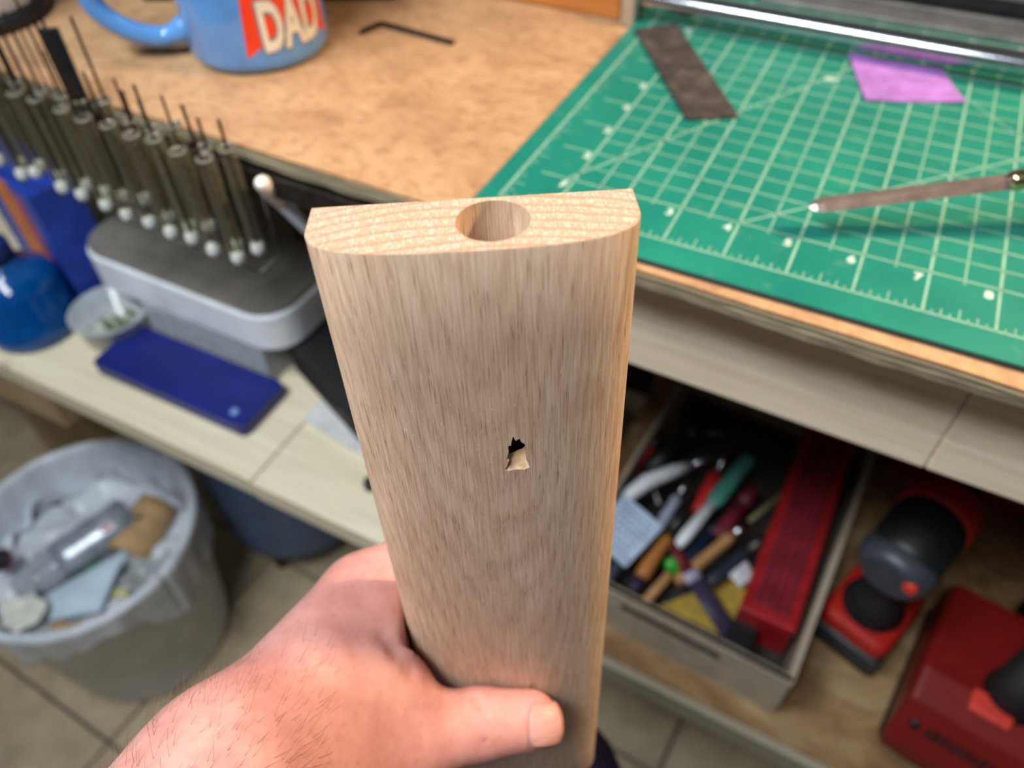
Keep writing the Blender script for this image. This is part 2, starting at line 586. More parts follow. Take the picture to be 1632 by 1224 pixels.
fresh_m = plain('fresh_cut_oak', (214, 178, 138), 0.75, 0, 0.12, 14, 0.5)

prof_half = [(0.0, 0.718), (0.4, 0.712), (0.65, 0.694), (0.85, 0.664), (1.0, 0.622), (1.1, 0.572), (1.18, 0.505), (1.225, 0.44), (1.245, 0.37), (1.25, 0.30)]
outline = [(-1.245, 0.0), (1.245, 0.0)] + [(x, y) for x, y in reversed(prof_half)] + [(-x, y - 0.0) for x, y in prof_half[1:]]
bd = MB()
N = len(outline)
zs = [0.0, 0.012] + [10.5 * k / 12 for k in range(1, 12)] + [10.42, 10.5]
V, F = [], []
for z in zs:
    k = 0.994 if z == 0.0 else (1.0 if z < 10.45 else 0.975)
    for x, y in outline:
        V.append((x * k, 0.36 + (y - 0.36) * (k if k == 1 else 0.985 if z == 0 else 0.95), z))
for j in range(len(zs) - 1):
    for i in range(N):
        i2 = (i + 1) % N
        F.append((j * N + i, j * N + i2, (j + 1) * N + i2, (j + 1) * N + i))
F.append(tuple(range(N - 1, -1, -1)))
F.append(tuple((len(zs) - 1) * N + i for i in range(N)))
bd.mesh(V, F)
blank = bd.build('blank', oak_m)
hole = MB()
hole.lathe([(0.283, -0.5), (0.283, 3.3)], 48, M=Matrix.Translation((0.15, 0.335, 0)), smooth=False)
hob = hole.build('drill', oak_m)
bell = [(0.20, 1.96), (0.225, 2.03), (0.262, 2.0), (0.275, 2.06), (0.31, 2.10), (0.318, 2.22), (0.315, 2.36), (0.345, 2.50), (0.30, 2.53), (0.22, 2.515), (0.13, 2.53), (0.105, 2.50), (0.15, 2.36), (0.125, 2.33), (0.155, 2.20), (0.15, 2.11), (0.18, 2.10), (0.185, 2.04)]
bc = MB()
nb = len(bell)
V = [(x, 0.80, z + 0.02) for x, z in bell] + [(0.222 + (x - 0.222) * 0.9, 0.60, 1.98 + (z - 1.98) * 0.56) for x, z in bell] + [(0.222 + (x - 0.222) * 0.85, 0.30, 1.98 + (z - 1.98) * 0.50) for x, z in bell]
F = []
for j in (0, 1):
    for i in range(nb):
        i2 = (i + 1) % nb
        F.append((j * nb + i, j * nb + i2, (j + 1) * nb + i2, (j + 1) * nb + i))
F += [tuple(range(nb - 1, -1, -1)), tuple(2 * nb + i for i in range(nb))]
bc.mesh(V, F)
bob = bc.build('chisel', oak_m)
for cutter in (hob, bob):
    tmp = bmesh.new()
    tmp.from_mesh(cutter.data)
    bmesh.ops.recalc_face_normals(tmp, faces=tmp.faces)
    tmp.to_mesh(cutter.data)
    tmp.free()
    md = blank.modifiers.new('cut', 'BOOLEAN')
    md.operation = 'DIFFERENCE'
    md.solver = 'EXACT'
    md.object = cutter
tmp = bmesh.new()
tmp.from_mesh(blank.data)
bmesh.ops.recalc_face_normals(tmp, faces=tmp.faces)
tmp.to_mesh(blank.data)
tmp.free()
dg = bpy.context.evaluated_depsgraph_get()
bmesh_final = bpy.data.meshes.new_from_object(blank.evaluated_get(dg))
for o in (blank, hob, bob):
    bpy.data.objects.remove(o)
bmesh_final.materials.clear()
for m in (oak_m, end_m, fresh_m):
    bmesh_final.materials.append(m)
for p in bmesh_final.polygons:
    cz = p.center / S
    inside_bell = 1.9 < cz.z < 2.6 and 0.05 < cz.x < 0.4 and cz.y < 0.705 and cz.y > 0.1 and p.area < 0.2 * S * S
    p.material_index = 1 if abs(p.normal.z) > 0.9 and not inside_bell else (2 if inside_bell else 0)
    p.use_smooth = False
board = bpy.data.objects.new('oak_board', bmesh_final)
COL.objects.link(board)
place(board, BO, rot=BQ)
tag(board, 'pale oak board held upright, with a drilled end and a small notch in its face', 'board')
# the crowned face is shaded smoothly, the arrises stay crisp
bmesh_final.polygons.foreach_set('use_smooth', [p.material_index == 0 for p in bmesh_final.polygons])
bmesh_final.set_sharp_from_angle(angle=math.radians(28))

# ================================================================== the person: hand and forearm
def hand_mesh(h=0.055):
    lo=np.array([-8.7,-1.3,2.9]);hi=np.array([1.4,10.6,9.2])
    V3=lambda *a:np.array(a,float)
    n=np.ceil((hi-lo)/h).astype(int)+1
    ax=[lo[i]+h*np.arange(n[i]) for i in range(3)]
    D=np.full(n,9.0,np.float32)
    def cap(a,b,ra,rb,sl,sc=None):
        X=ax[0][sl[0]][:,None,None];Y=ax[1][sl[1]][None,:,None];Z=ax[2][sl[2]][None,None,:]
        d=b-a;L=d@d
        t=np.clip(((X-a[0])*d[0]+(Y-a[1])*d[1]+(Z-a[2])*d[2])/L,0,1)
        return np.sqrt((X-a[0]-t*d[0])**2+(Y-a[1]-t*d[1])**2+(Z-a[2]-t*d[2])**2)-(ra+(rb-ra)*t)
    def region(a,b,r):
        l=np.minimum(a,b)-r;u=np.maximum(a,b)+r
        return tuple(slice(max(0,int((l[i]-lo[i])/h)),min(n[i],int((u[i]-lo[i])/h)+2)) for i in range(3))
    def add(a,b,ra,rb,k=.25):
        a=np.array(a,float);b=np.array(b,float)
        sl=region(a,b,max(ra,rb)+k+.35);d=cap(a,b,ra,rb,sl);o=D[sl]
        hh=np.clip(.5+.5*(o-d)/k,0,1);D[sl]=(o*(1-hh)+d*hh-k*hh*(1-hh)).astype(np.float32)
    def cut(a,b,r,k=.12):
        a=np.array(a,float);b=np.array(b,float)
        sl=region(a,b,r+k+.2);d=-cap(a,b,r,r,sl);o=D[sl]
        hh=np.clip(.5-.5*(o-d)/k,0,1);D[sl]=(o*(1-hh)+d*hh+k*hh*(1-hh)).astype(np.float32)
    P=PTS
    # forearm: two bones side by side give the flattened wrist
    add(P['Wa'],P['Ea'],.9,1.4,.3);add(P['Wb'],P['Eb'],.78,1.35,.6)
    # palm
    for m,w,r in (('I1',P['Wa'],.56),('M1',P['Wm'],.56),('R1',P['Wm'],.52),('P1',P['Wb'],.47)):
        add(P[m],w,r,.72,.5)
    # thumb
    add(P['T0'],P['T1'],.82,.55,.55);add(P['T1'],P['T2'],.54,.44,.2);add(P['T2'],P['T3'],.45,.39,.12)
    # web between thumb and index
    add(P['web0'],P['web1'],.5,.46,.55)
    add(P['web2'],P['web3'],.52,.6,.6)
    # fingers, each with its own chain so the gaps stay open
    for q,r in (('I',.43),('M',.44),('R',.42),('P',.36)):
        add(P[q+'1'],P[q+'2'],r*1.18,r*1.0,.22)
        add(P[q+'2'],P[q+'3'],r*.98,r*.88,.05);add(P[q+'3'],P[q+'4'],r*.88,r*.76,.05)
    for c in CUTS: cut(*c)
    # the board presses the skin flat
    X=ax[0][:,None,None];Y=ax[1][None,:,None]
    q0=np.abs(X)-1.262;q1=np.abs(Y-.355)-.372
    bd=np.minimum(np.maximum(q0,q1),0)+np.sqrt(np.maximum(q0,0)**2+np.maximum(q1,0)**2)-.0
    D=np.maximum(D,-bd.astype(np.float32))
    # surface nets
    s=D<0
    c=np.zeros(tuple(n-1),int)
    for i in range(8):
        o=[(i>>k)&1 for k in range(3)]
        c+=s[o[0]:n[0]-1+o[0],o[1]:n[1]-1+o[1],o[2]:n[2]-1+o[2]]
    act=(c>0)&(c<8)
    I=np.argwhere(act);idx=np.full(act.shape,-1);idx[act]=np.arange(len(I))
    acc=np.zeros((len(I),3));cnt=np.zeros(len(I))
    cor=[np.array([(i>>k)&1 for k in range(3)]) for i in range(8)]
    for a in range(8):
        for k in range(3):
            if not (a>>k)&1:
                b=a|(1<<k);A=I+cor[a];B=I+cor[b]
                da=D[A[:,0],A[:,1],A[:,2]];db=D[B[:,0],B[:,1],B[:,2]]
                m=(da<0)!=(db<0);t=np.where(m,da/(da-db+1e-12*(da==db)),0)[:,None]
                acc+=np.where(m[:,None],A+(B-A)*t,0);cnt+=m
    V=lo+h*acc/cnt[:,None]
    F=[]
    for k in range(3):
        o=[0,0,0];o[k]=1
        A=s[:n[0]-o[0],:n[1]-o[1],:n[2]-o[2]];B=s[o[0]:,o[1]:,o[2]:]
        E=np.argwhere(A!=B);fl=A[E[:,0],E[:,1],E[:,2]]
        u,v=[(1,2),(2,0),(0,1)][k]
        ok=(E[:,u]>0)&(E[:,v]>0)&(E[:,u]<n[u]-1)&(E[:,v]<n[v]-1);E=E[ok];fl=fl[ok]
        du=np.eye(3,dtype=int)[u];dv=np.eye(3,dtype=int)[v]
        q=np.stack([idx[tuple((E-du-dv).T)],idx[tuple((E-dv).T)],idx[tuple(E.T)],idx[tuple((E-du).T)]],1)
        q[~fl]=q[~fl][:,::-1];F.append(q)
    return V,np.concatenate(F)
PTS=dict(
 Wa=(-2.95,2.3,5.12),Wb=(-2.8,2.6,6.45),Wm=(-2.9,2.4,5.85),Ea=(-6.7,8.5,4.75),Eb=(-6.5,8.6,6.1),
 I1=(-1.83,-.05,5.72),M1=(-2.1,-.1,6.45),R1=(-2.1,0,7.25),P1=(-1.95,.2,8.0),
 T0=(-2.5,1.95,6.0),T1=(-1.42,1.42,6.55),T2=(-.45,1.15,6.93),T3=(.2,1.1,7.05),
 web0=(-1.7,.5,5.95),web1=(-1.6,1.0,6.4),web2=(-1.78,.85,6.0),web3=(-2.5,1.8,5.65),
 I2=(-1.0,-.58,5.62),I3=(.05,-.45,5.6),I4=(.75,-.36,5.62),
 M2=(-1.05,-.6,6.25),M3=(.15,-.5,6.25),M4=(.9,-.37,6.3),
 R2=(-1.0,-.55,7.1),R3=(.1,-.46,7.1),R4=(.8,-.36,7.15),
 P2=(-1.0,-.42,7.95),P3=(-.2,-.38,7.95),P4=(.35,-.34,8.0))
CUTS=[((-1.12,1.0,5.72),(-1.3,.86,5.42),.075,.10),((-1.3,.86,5.42),(-1.42,.76,5.26),.045,.14),((-.42,1.5,6.68),(-.42,1.0,6.42),.025,.08)]
hv, hf = hand_mesh(0.05)
for _ in range(3):                              # relax the surface a little
    acc = np.zeros_like(hv)
    cnt = np.zeros(len(hv))
    for a, b in ((0, 1), (1, 2), (2, 3), (3, 0)):
        np.add.at(acc, hf[:, a], hv[hf[:, b]])
        np.add.at(cnt, hf[:, a], 1)
        np.add.at(acc, hf[:, b], hv[hf[:, a]])
        np.add.at(cnt, hf[:, b], 1)
    hv = 0.5 * hv + 0.5 * acc / cnt[:, None]
skin = NT('skin')
k1 = skin.noise((1.1, 1.1, 1.1), 4, 0.6)
k2 = skin.noise((5.5, 5.5, 5.5), 3, 0.6)
k3 = skin.noise((9, 9, 9), 2, 0.5, 0, (3, 3, 1))
c = skin.ramp(k1, [(0.3, lin((182, 122, 114))), (0.5, lin((200, 141, 131))), (0.7, lin((211, 156, 144)))])
c = skin.mix(skin.ramp(k2, [(0.5, BW(0)), (0.72, BW(0.35))]), c, lin((180, 106, 98)))
c = skin.mix(skin.ramp(k3, [(0.66, BW(0)), (0.73, BW(0.35))]), c, lin((176, 106, 80)))
skin.bump(skin.mix(0.5, skin.noise((26, 26, 26), 3), k2), 0.22, 0.012)
skin_m = skin.set(Base_Color=c, Roughness=0.58, Subsurface_Weight=0.35, Subsurface_Radius=(1.0, 0.35, 0.2), Subsurface_Scale=0.10 * S)
skin.b.inputs['Specular IOR Level'].default_value = 0.4
body = MB().mesh(hv, hf.tolist(), 0, True)
person = body.build('person', skin_m)
place(person, BO, rot=BQ)
tag(person, 'left hand and hairy forearm of a person gripping the oak board, thumb across its face', 'person')

def nail(tip, ax, nrm, length, width, r, name='thumbnail'):
    tip, ax, nrm = Vector(tip), Vector(ax).normalized(), Vector(nrm)
    nrm = (nrm - ax * nrm.dot(ax)).normalized()
    sd = ax.cross(nrm)
    def fn(u, v):
        a = (v - 0.5) * width / r
        t = (u - 0.5) * length
        edge = 1 - 0.34 * abs(2 * v - 1) ** 2.6
        return tip + ax * t * edge + nrm * (r * math.cos(a) - 0.6 * (r - math.sqrt(max(0.0, r * r - max(0.0, t + 0.10) ** 2))) - 0.03 * max(0, 0.25 - u)) + sd * (r * math.sin(a))
    mb = MB().sheet(fn, 8, 10, 0.03)
    t = NT('nail')
    f = t.noise((3, 12, 12), 2)
    m = t.set(Base_Color=t.ramp(f, [(0.3, lin((192, 132, 118))), (0.7, lin((206, 148, 132)))]), Roughness=0.5)
    o = mb.build(name, m, person)
    return o
nail(Vector(PTS['T3']) + Vector((0.15, 0, 0.02)), (0.97, -0.06, 0.14), (0.05, 0.55, -0.83), 0.46, 0.56, 0.405)

# fine hairs along the wrist and forearm
rnd = random.Random(3)
nrm = np.zeros_like(hv)
fa = np.cross(hv[hf[:, 1]] - hv[hf[:, 0]], hv[hf[:, 3]] - hv[hf[:, 0]])
for k in range(4):
    np.add.at(nrm, hf[:, k], fa)
nrm /= np.linalg.norm(nrm, axis=1)[:, None] + 1e-9
cand = [i for i in range(len(hv)) if hv[i, 1] > 0.9 and hv[i, 0] < -1.9 and hv[i, 2] < 6.6 and hv[i, 1] < 7.5]
hair = MB()
hr = Vector((0.25, -0.75, 0.25))
for _ in range(5200):
    i = rnd.choice(cand)
    dens = min(1.0, 0.25 + (hv[i, 1] - 0.9) * 0.35)
    if rnd.random() > dens:
        continue
    p, q = Vector(hv[i]), Vector(nrm[i])
    d = (hr + q * 0.55 + Vector((rnd.uniform(-.4, .4), rnd.uniform(-.4, .4), rnd.uniform(-.4, .4)))).normalized()
    ln = rnd.uniform(0.12, 0.32)
    a, b2, e = p - q * 0.01, p + d * ln * 0.5 + q * 0.02, p + d * ln
    w = 0.0019
    s1 = d.orthogonal().normalized() * w
    s2 = d.cross(s1).normalized() * w
    hair.mesh([a + s1, a - s1 * 0.5 + s2, a - s1 * 0.5 - s2, b2 + s1 * 0.7, b2 - s1 * 0.35 + s2 * 0.7, b2 - s1 * 0.35 - s2 * 0.7, e],
              [(0, 1, 4, 3), (1, 2, 5, 4), (2, 0, 3, 5), (3, 4, 6), (4, 5, 6), (5, 3, 6)], 0, True)
ho = hair.build('arm_hair', plain('arm_hair', (112, 80, 60), 0.5, 0, 0.2, 3), person)
ho['kind'] = 'stuff'

cloth = plain('purple_cloth', (74, 56, 104), 0.9, 0, 0.15, 2, 0.3)
kw = Vector(at(868, 1238, -11.0))
loc_ = lambda x, y, z: BQ.transposed() @ (Vector((x, y, z)) - Vector(BO))
MB().tube([loc_(kw.x + 0.3, kw.y + 0.1, FLOOR + 0.6), loc_(kw.x + 0.2, kw.y + 0.2, -24), loc_(kw.x + 0.1, kw.y + 0.3, -14.5), loc_(kw.x, kw.y + 0.15, -12.4),
           loc_(kw.x - 0.1, kw.y - 0.7, -11.3), loc_(kw.x - 0.3, kw.y - 2.2, -11.1), loc_(2.6, -13, -11.4), loc_(2.2, -19, -11.6)], [1.7, 1.75, 1.8, 1.85, 1.95, 2.05, 2.6, 3.0], 20).build('trouser_leg', cloth, person)

# ================================================================== on the bench top
steel = plain('bright_steel', (196, 200, 204), 0.22, 1.0, 0.06, 4)
chrome = plain('chrome', (168, 172, 178), 0.2, 1.0, 0.04, 4)
dark_steel = plain('dark_steel', (74, 70, 68), 0.38, 0.9, 0.2, 5)
alu = plain('dull_aluminium', (142, 140, 138), 0.42, 0.7, 0.1, 2)
black_pl = plain('black_plastic', (22, 22, 24), 0.45, 0, 0.2, 2)
white_pl = plain('white_plastic', (236, 239, 244), 0.4, 0, 0.05, 2)
BT = -0.10                                             # bench top

# mug
glaze = plain('light_blue_glaze', (88, 142, 202), 0.16, 0, 0.05, 1.2)
glaze.node_tree.nodes['Principled BSDF'].inputs['Coat Weight'].default_value = 0.5
MR = 1.58
mug = thing('mug', 'light blue ceramic mug with a red pennant reading DAD, on the bench', 'mug', (-7.86, 3.20, BT))
MB().lathe([(1.30, 0.0), (1.42, 0.02), (1.52, 0.09), (MR, 0.26), (MR, 3.6), (MR - 0.03, 3.68), (MR - 0.10, 3.70), (MR - 0.16, 3.66), (MR - 0.17, 3.5), (MR - 0.17, 0.45), (1.2, 0.28), (0.01, 0.26)], 64).build('body', glaze, mug)
ha = math.radians(219)
hd = Vector((math.cos(ha), math.sin(ha), 0))
hp = [(1.50, 0.62), (1.78, 0.50), (2.15, 0.46), (2.65, 0.62), (3.1, 0.98), (3.3, 1.45), (3.2, 2.0), (2.75, 2.5), (2.35, 2.85), (1.9, 2.98), (1.48, 2.95)]
hpts = []
for i in range(len(hp) - 1):
    for k in range(4):
        t = k / 4
        p0, p1, p2, p3 = (Vector((*hp[max(0, min(len(hp) - 1, i + j))], 0)) for j in (-1, 0, 1, 2))
        q = 0.5 * ((2 * p1) + (p2 - p0) * t + (2 * p0 - 5 * p1 + 4 * p2 - p3) * t * t + (3 * p1 - p0 - 3 * p2 + p3) * t ** 3)
        hpts.append(hd * q.x + Vector((0, 0, q.y)))
hpts.append(hd * hp[-1][0] + Vector((0, 0, hp[-1][1])))
MB().tube(hpts, [0.30 - 0.09 * math.sin(math.pi * min(1, i / 8) / 2) if i < 8 else 0.23 for i in range(len(hpts))], 18).build('handle', glaze, mug)
def wrap(u, v, off):
    """u inches round the mug from the pennant's middle, v height"""
    a = math.radians(-19) + u / MR
    return (math.cos(a) * (MR + off), math.sin(a) * (MR + off), v)
pen = MB()
nu = 24
for i in range(nu):
    for s0 in (0,):
        ua, ub = -1.08 + 2.16 * i / nu, -1.08 + 2.16 * (i + 1) / nu
        lo = lambda u: 0.42 + (1.08 - abs(u)) * 0.62
        sl = lambda u, v: u * (1 - 0.10 * (v - 0.45))
        col_ = []
        for j in range(7):
            va, vb = lo(ua) + (2.7 - lo(ua)) * j / 6, lo(ub) + (2.7 - lo(ub)) * j / 6
            col_.append((wrap(sl(ua, va), va, 0.006), wrap(sl(ub, vb), vb, 0.006)))
        for j in range(6):
            pen.mesh([col_[j][0], col_[j][1], col_[j + 1][1], col_[j + 1][0]], [(0, 1, 2, 3)], 0, True)
pen.build('pennant', plain('red_glaze', (222, 58, 24), 0.25, 0, 0.06, 2), mug)
letters = text_mesh('DAD', 1.0, 0, 0.035, 1.02)
shade = text_mesh('DAD', 1.0, 0, 0.075, 1.02)
for nm, (tv, tf), off, c_ in (('letter_outline', shade, 0.010, (96, 104, 116)), ('lettering', letters, 0.016, (218, 206, 184))):
    wide = max(p.x for p in tv) - min(p.x for p in tv)
    k = (1.46 if nm == 'lettering' else 1.56) / wide
    tall = (1.06 if nm == 'lettering' else 1.14) / (max(p.y for p in tv) - min(p.y for p in tv))
    bm = bmesh.new()
    vs = [bm.verts.new((p.x * k, p.y * tall, 0)) for p in tv]
    for f in tf:
        try:
            bm.faces.new([vs[i] for i in f])
        except ValueError:
            pass
    bmesh.ops.subdivide_edges(bm, edges=[e for e in bm.edges if abs(e.verts[0].co.x - e.verts[1].co.x) > 0.12], cuts=2)
    bmesh.ops.triangulate(bm, faces=bm.faces)
    for v in bm.verts:
        v.co = Vector(wrap(v.co.x + 0.06, 1.03 + v.co.y, off))
    mb = MB().bm(bm)
    mb.build(nm, plain(nm, c_, 0.3, 0, 0.05, 3), mug)

# pot at the top left
pot = thing('glue_pot', 'white pot on a wide black base, cut off by the corner of the view', 'pot', (-15.4, 1.62, BT))
MB().lathe([(1.5, 0), (1.58, 0.05), (1.64, 0.12), (1.63, 0.26), (1.58, 0.36), (1.42, 0.40)], 48).build('base', black_pl, pot)
MB().lathe([(1.46, 0.40), (1.50, 0.44), (1.50, 2.6), (1.36, 2.75), (1.1, 2.8)], 48).build('body', white_pl, pot)
case = thing('tool_case', 'black case on the bench behind the blue mug', 'case', (-12.4, 3.95, BT), math.radians(25))
MB().box(0, 6.6, 0.0, 3.0, 0, 1.3, 0.12).build('body', black_pl, case)
MB().box(-0.02, 6.62, -0.02, 3.02, 1.3, 1.7, 0.14).build('lid', black_pl, case)
for x in (1.4, 5.2):
    MB().box(x - 0.3, x + 0.3, -0.08, 0.02, 1.05, 1.45, 0.03).build('latch', dark_steel, case)

# hex key
hk = [at(575, 52, BT + 0.06), at(601, 40, BT + 0.06), at(607, 38, BT + 0.06), at(614, 39, BT + 0.06), at(722, 68, BT + 0.06)]
key = MB()
key.tube(hk, 0.062, 6)
ko = key.build('hex_key', plain('blackened_steel', (34, 30, 28), 0.45, 0.6, 0.2, 4))
for f in ko.data.polygons:
    f.use_smooth = False
ko.location = W(0, 0, 0)
tag(ko, 'small black L-shaped hex key on the tan bench top', 'hex key')

# leather strip and purple offcut on the mat
def flat_piece(name, pts, th, m, label, cat, lift=0.004, curl=0.0):
    c0 = sum(pts, Vector()) / len(pts)
    a, b, c_, d = [p - c0 for p in pts]
    def fn(u, v):
        p = (a * (1 - u) + b * u) * (1 - v) + (d * (1 - u) + c_ * u) * v
        return Vector((p.x, p.y, lift + th / 2 + curl * (2 * u - 1) ** 2 * (2 * v - 1) ** 2))
    o = MB().sheet(fn, 10, 10, th).build(name, m)
    for f in o.data.polygons:
        f.use_smooth = th < 0.02
    place(o, (c0.x, c0.y, 0))
    return tag(o, label, cat)
V2 = lambda x, y: Vector((x, y, 0))
leather = NT('charcoal_leather')
l1 = leather.noise((2.2, 2.2, 2), 5, 0.65)
l2 = leather.noise((9, 9, 4), 3, 0.6)
c = leather.ramp(l1, [(0.32, lin((40, 34, 32))), (0.55, lin((62, 53, 50))), (0.75, lin((96, 84, 78)))])
leather.bump(l2, 0.5, 0.02)
leather_m = leather.set(Base_Color=c, Roughness=0.7)
flat_piece('leather_strip', [V2(2.17, 3.84), V2(3.04, 4.36), V2(0.58, 7.95), V2(-0.20, 7.30)], 0.07, leather_m, 'dark charcoal leather strip lying across the corner of the green mat', 'leather strip')
flat_piece('purple_offcut', [V2(5.17, 6.08), V2(6.98, 6.84), V2(6.36, 8.2), V2(4.45, 8.15)], 0.03, plain('purple_felt', (152, 104, 178), 0.85, 0, 0.12, 2.0, 0.3), 'small purple sheet offcut on the mat under the chrome rod', 'offcut', 0.004, 0.03)

# marking knife
kd = (Vector((7.87, 2.59, 0.95)) - Vector((4.98, 1.17, 0.50)))
kn_t = thing('marking_knife', 'slim steel marking knife with a shiny ferrule lying over the green mat', 'knife', (4.98, 1.17, 0.50), rot=(lambda x: Matrix((x, Vector((0, 0, 1)).cross(x).normalized(), x.cross(Vector((0, 0, 1)).cross(x).normalized()))).transposed())(kd.normalized()))
bl = MB()
V = []
for x, h, w_ in ((0.0, 0.01, 0.02), (0.10, 0.05, 0.12), (0.22, 0.065, 0.16), (2.2, 0.085, 0.15), (3.05, 0.10, 0.14)):
    V += [(x, -w_, -h * 0.4), (x, -w_ * 0.2, h), (x, w_, h * 0.6), (x, w_, -h), (x, -w_ * 0.3, -h)]
F = []
for j in range(4):
    for k in range(5):
        F.append((5 * j + k, 5 * j + (k + 1) % 5, 5 * j + 5 + (k + 1) % 5, 5 * j + 5 + k))
F += [(4, 3, 2, 1, 0), (20, 21, 22, 23, 24)]
bl.mesh(V, F)
bl.build('blade', plain('worn_blade_steel', (142, 126, 118), 0.3, 0.6, 0.1, 3), kn_t)
MB().along((2.98, 0, 0.02), (4.3, 0, 0.06), [(0, 0.12), (0.06, 0.16), (0.5, 0.18), (0.9, 0.2), (1, 0.18)], 20).build('ferrule', plain('brassy_steel', (206, 180, 142), 0.2, 1.0, 0.06, 3), kn_t)
MB().along((4.28, 0, 0.06), (8.0, 0, 0.06), [(0, 0.17), (0.05, 0.24), (0.3, 0.30), (0.5, 0.36), (0.64, 1.0), (0.8, 1.42), (0.93, 1.1), (1, 0.4)], 20).build('handle', wood('rosewood', (88, 46, 30), (124, 70, 44), 0, 3), kn_t)

# chrome rod with its end brackets, straightedges and the wooden strip behind
ra = math.radians(-0.3)
rod_t = thing('chrome_guide_rod', 'long chrome rod on end brackets spanning the back of the cutting mat', 'rod', (-0.55, 8.10, BT), ra)
MB().along((0.0, 0, 0.54), (18.9, 0, 0.54), [(0, 0.24), (0.002, 0.255), (0.998, 0.255), (1, 0.24)], 28).build('rod', chrome, rod_t)
for x in (-0.18, 18.5):
    b = MB().box(x, x + 0.36, -0.44, 0.32, 0.0, 0.92, 0.05).build('bracket', plain('satin_nickel', (190, 186, 176), 0.35, 0.8, 0.08, 3), rod_t)
    MB().along((x + 0.18, 0, 0.90), (x + 0.18, 0, 1.12), [(0, 0.13), (0.7, 0.14), (1, 0.10)], 14).build('screw', steel, b)
rule1 = thing('straightedge', 'flat dull grey straightedge lying along the back edge of the green mat', 'ruler', (2.0, 10.06, 0.005), math.radians(0.1))
MB().prism([(0, 0), (17, 0), (17, 1.05), (0, 1.05)], 0.0, 0.14, bev=0.03).build('blade', alu, rule1)
MB().box(0.4, 16.6, 0.82, 0.98, 0.14, 0.19, 0.02).build('spine', alu, rule1)
rule2 = thing('steel_channel', 'grey steel channel lying behind the straightedge at the back', 'channel', (2.0, 11.2, BT), math.radians(0.1))
MB().box(0, 18, -0.03, 0.0, 0.0, 0.62, 0.01).build('gap_shadow_strip', black_pl, rule2)  # black strip added to stand for the shadowed gap before the channel
MB().box(0, 18, 0.0, 1.6, 0.0, 0.12, 0.02).build('web', alu, rule2)
for y in (0.0, 1.48):
    MB().box(0, 18, y, y + 0.12, 0.12, 0.95, 0.02).build('flange', alu, rule2)
st = MB().box(-9, -0.02, 0.0, 1.2, 0, 0.62, 0.06).build('wooden_strip', wood('orange_stained_strip', (178, 104, 44), (208, 136, 66), 0, 1.2, 0.45))
place(st, (-0.82, 7.95, BT), 0.0)
tag(st, 'orange stained wooden strip on the bench beside the rod bracket', 'wood strip')

# ================================================================== saw-blade tubes hung along the bench edge
tube_m = clear('tube_plastic', (190, 184, 156), 0.93, 0.08, 0.6)
rim_m = plain('tube_rim', (112, 110, 98), 0.15, 0, 0.06, 6)
glint_m = plain('painted_glint', (216, 220, 222), 0.12, 0.0, 0.06, 6)
blade_m = plain('saw_blade_steel', (64, 52, 44), 0.4, 0.8, 0.25, 8)
rack = thing('tube_rack', 'dark steel rack holding the row of clear blade tubes under the bench edge', 'rack', (0, -0.66, 0), math.radians(-1.9))
MB().box(-14.6, -2.2, -0.18, -0.06, -0.98, -0.50, 0.02).build('back_bar', dark_steel, rack)
for y in (-0.30, -0.78):
    MB().along((-14.6, y, -2.56), (-5.0, y, -2.56), [(0, 0.02), (1, 0.02)], 8).build('wire', dark_steel, rack)
for x in (-14.5, -9.6, -5.05):
    MB().tube([(x, -0.15, -0.9), (x, -0.16, -2.5), (x, -0.22, -2.56), (x, -0.85, -2.56)], 0.025, 8).build('hanger', dark_steel, rack)

def make_tube(kind, lengths):
    t = thing('blade_tube', 'x', 'blade tube')
    mb = MB()
    prof = [(0.05, 0.04), (0.11, 0.06), (0.145, 0.13), (0.15, 0.22), (0.15, 2.42), (0.155, 2.44)]
    mb.lathe(prof, 16, cap=False).build('tube', tube_m, t)
    MB().lathe([(0.15, 2.43), (0.17, 2.45), (0.17, 2.51), (0.14, 2.52), (0.135, 2.44)], 16, cap=False).build('rim', rim_m, t)
    MB().lathe([(0.02, 0.0), (0.09, 0.012), (0.13, 0.05), (0.15, 0.12), (0.15, 0.22), (0.12, 0.28), (0.05, 0.31)], 16).build('glint_plug', glint_m, t)  # pale cap added to paint the highlight on the tube's rounded end
    for i, ln in enumerate(lengths):
        a = 2.1 * i + kind
        mb = MB()
        x, y = 0.06 * math.cos(a), 0.06 * math.sin(a)
        dx, dy = 0.03 * math.cos(a * 1.7), 0.03 * math.sin(a * 1.7)
        w_ = 0.03 - 0.005 * (i % 3)
        mb.mesh([(x - w_, y - 0.01, 0.22), (x + w_, y - 0.01, 0.22), (x + w_, y + 0.01, 0.22), (x - w_, y + 0.01, 0.22),
                 (x - w_ + dx, y - 0.01 + dy, ln), (x + w_ + dx, y - 0.01 + dy, ln + 0.02), (x + w_ + dx, y + 0.01 + dy, ln + 0.02), (x - w_ + dx, y + 0.01 + dy, ln)],
                [(3, 2, 1, 0), (4, 5, 6, 7), (0, 1, 5, 4), (1, 2, 6, 5), (2, 3, 7, 6), (3, 0, 4, 7)])
        mb.build('saw_blade', blade_m, t)
    return t
spots = [(-13.11, -1.02), (-12.9, -0.62), (-12.45, -0.98), (-12.17, -0.60), (-11.80, -1.0), (-11.50, -0.62), (-11.12, -0.92), (-10.80, -0.58), (-10.42, -0.98),
         (-10.05, -0.66), (-9.71, -1.0), (-9.36, -0.70), (-9.02, -1.08), (-8.66, -0.76), (-8.28, -1.12), (-7.94, -0.80), (-7.60, -1.16), (-7.26, -0.86),
         (-6.92, -1.22), (-6.60, -0.90), (-6.26, -1.24), (-5.98, -0.92), (-5.66, -1.22), (-5.42, -0.90)]
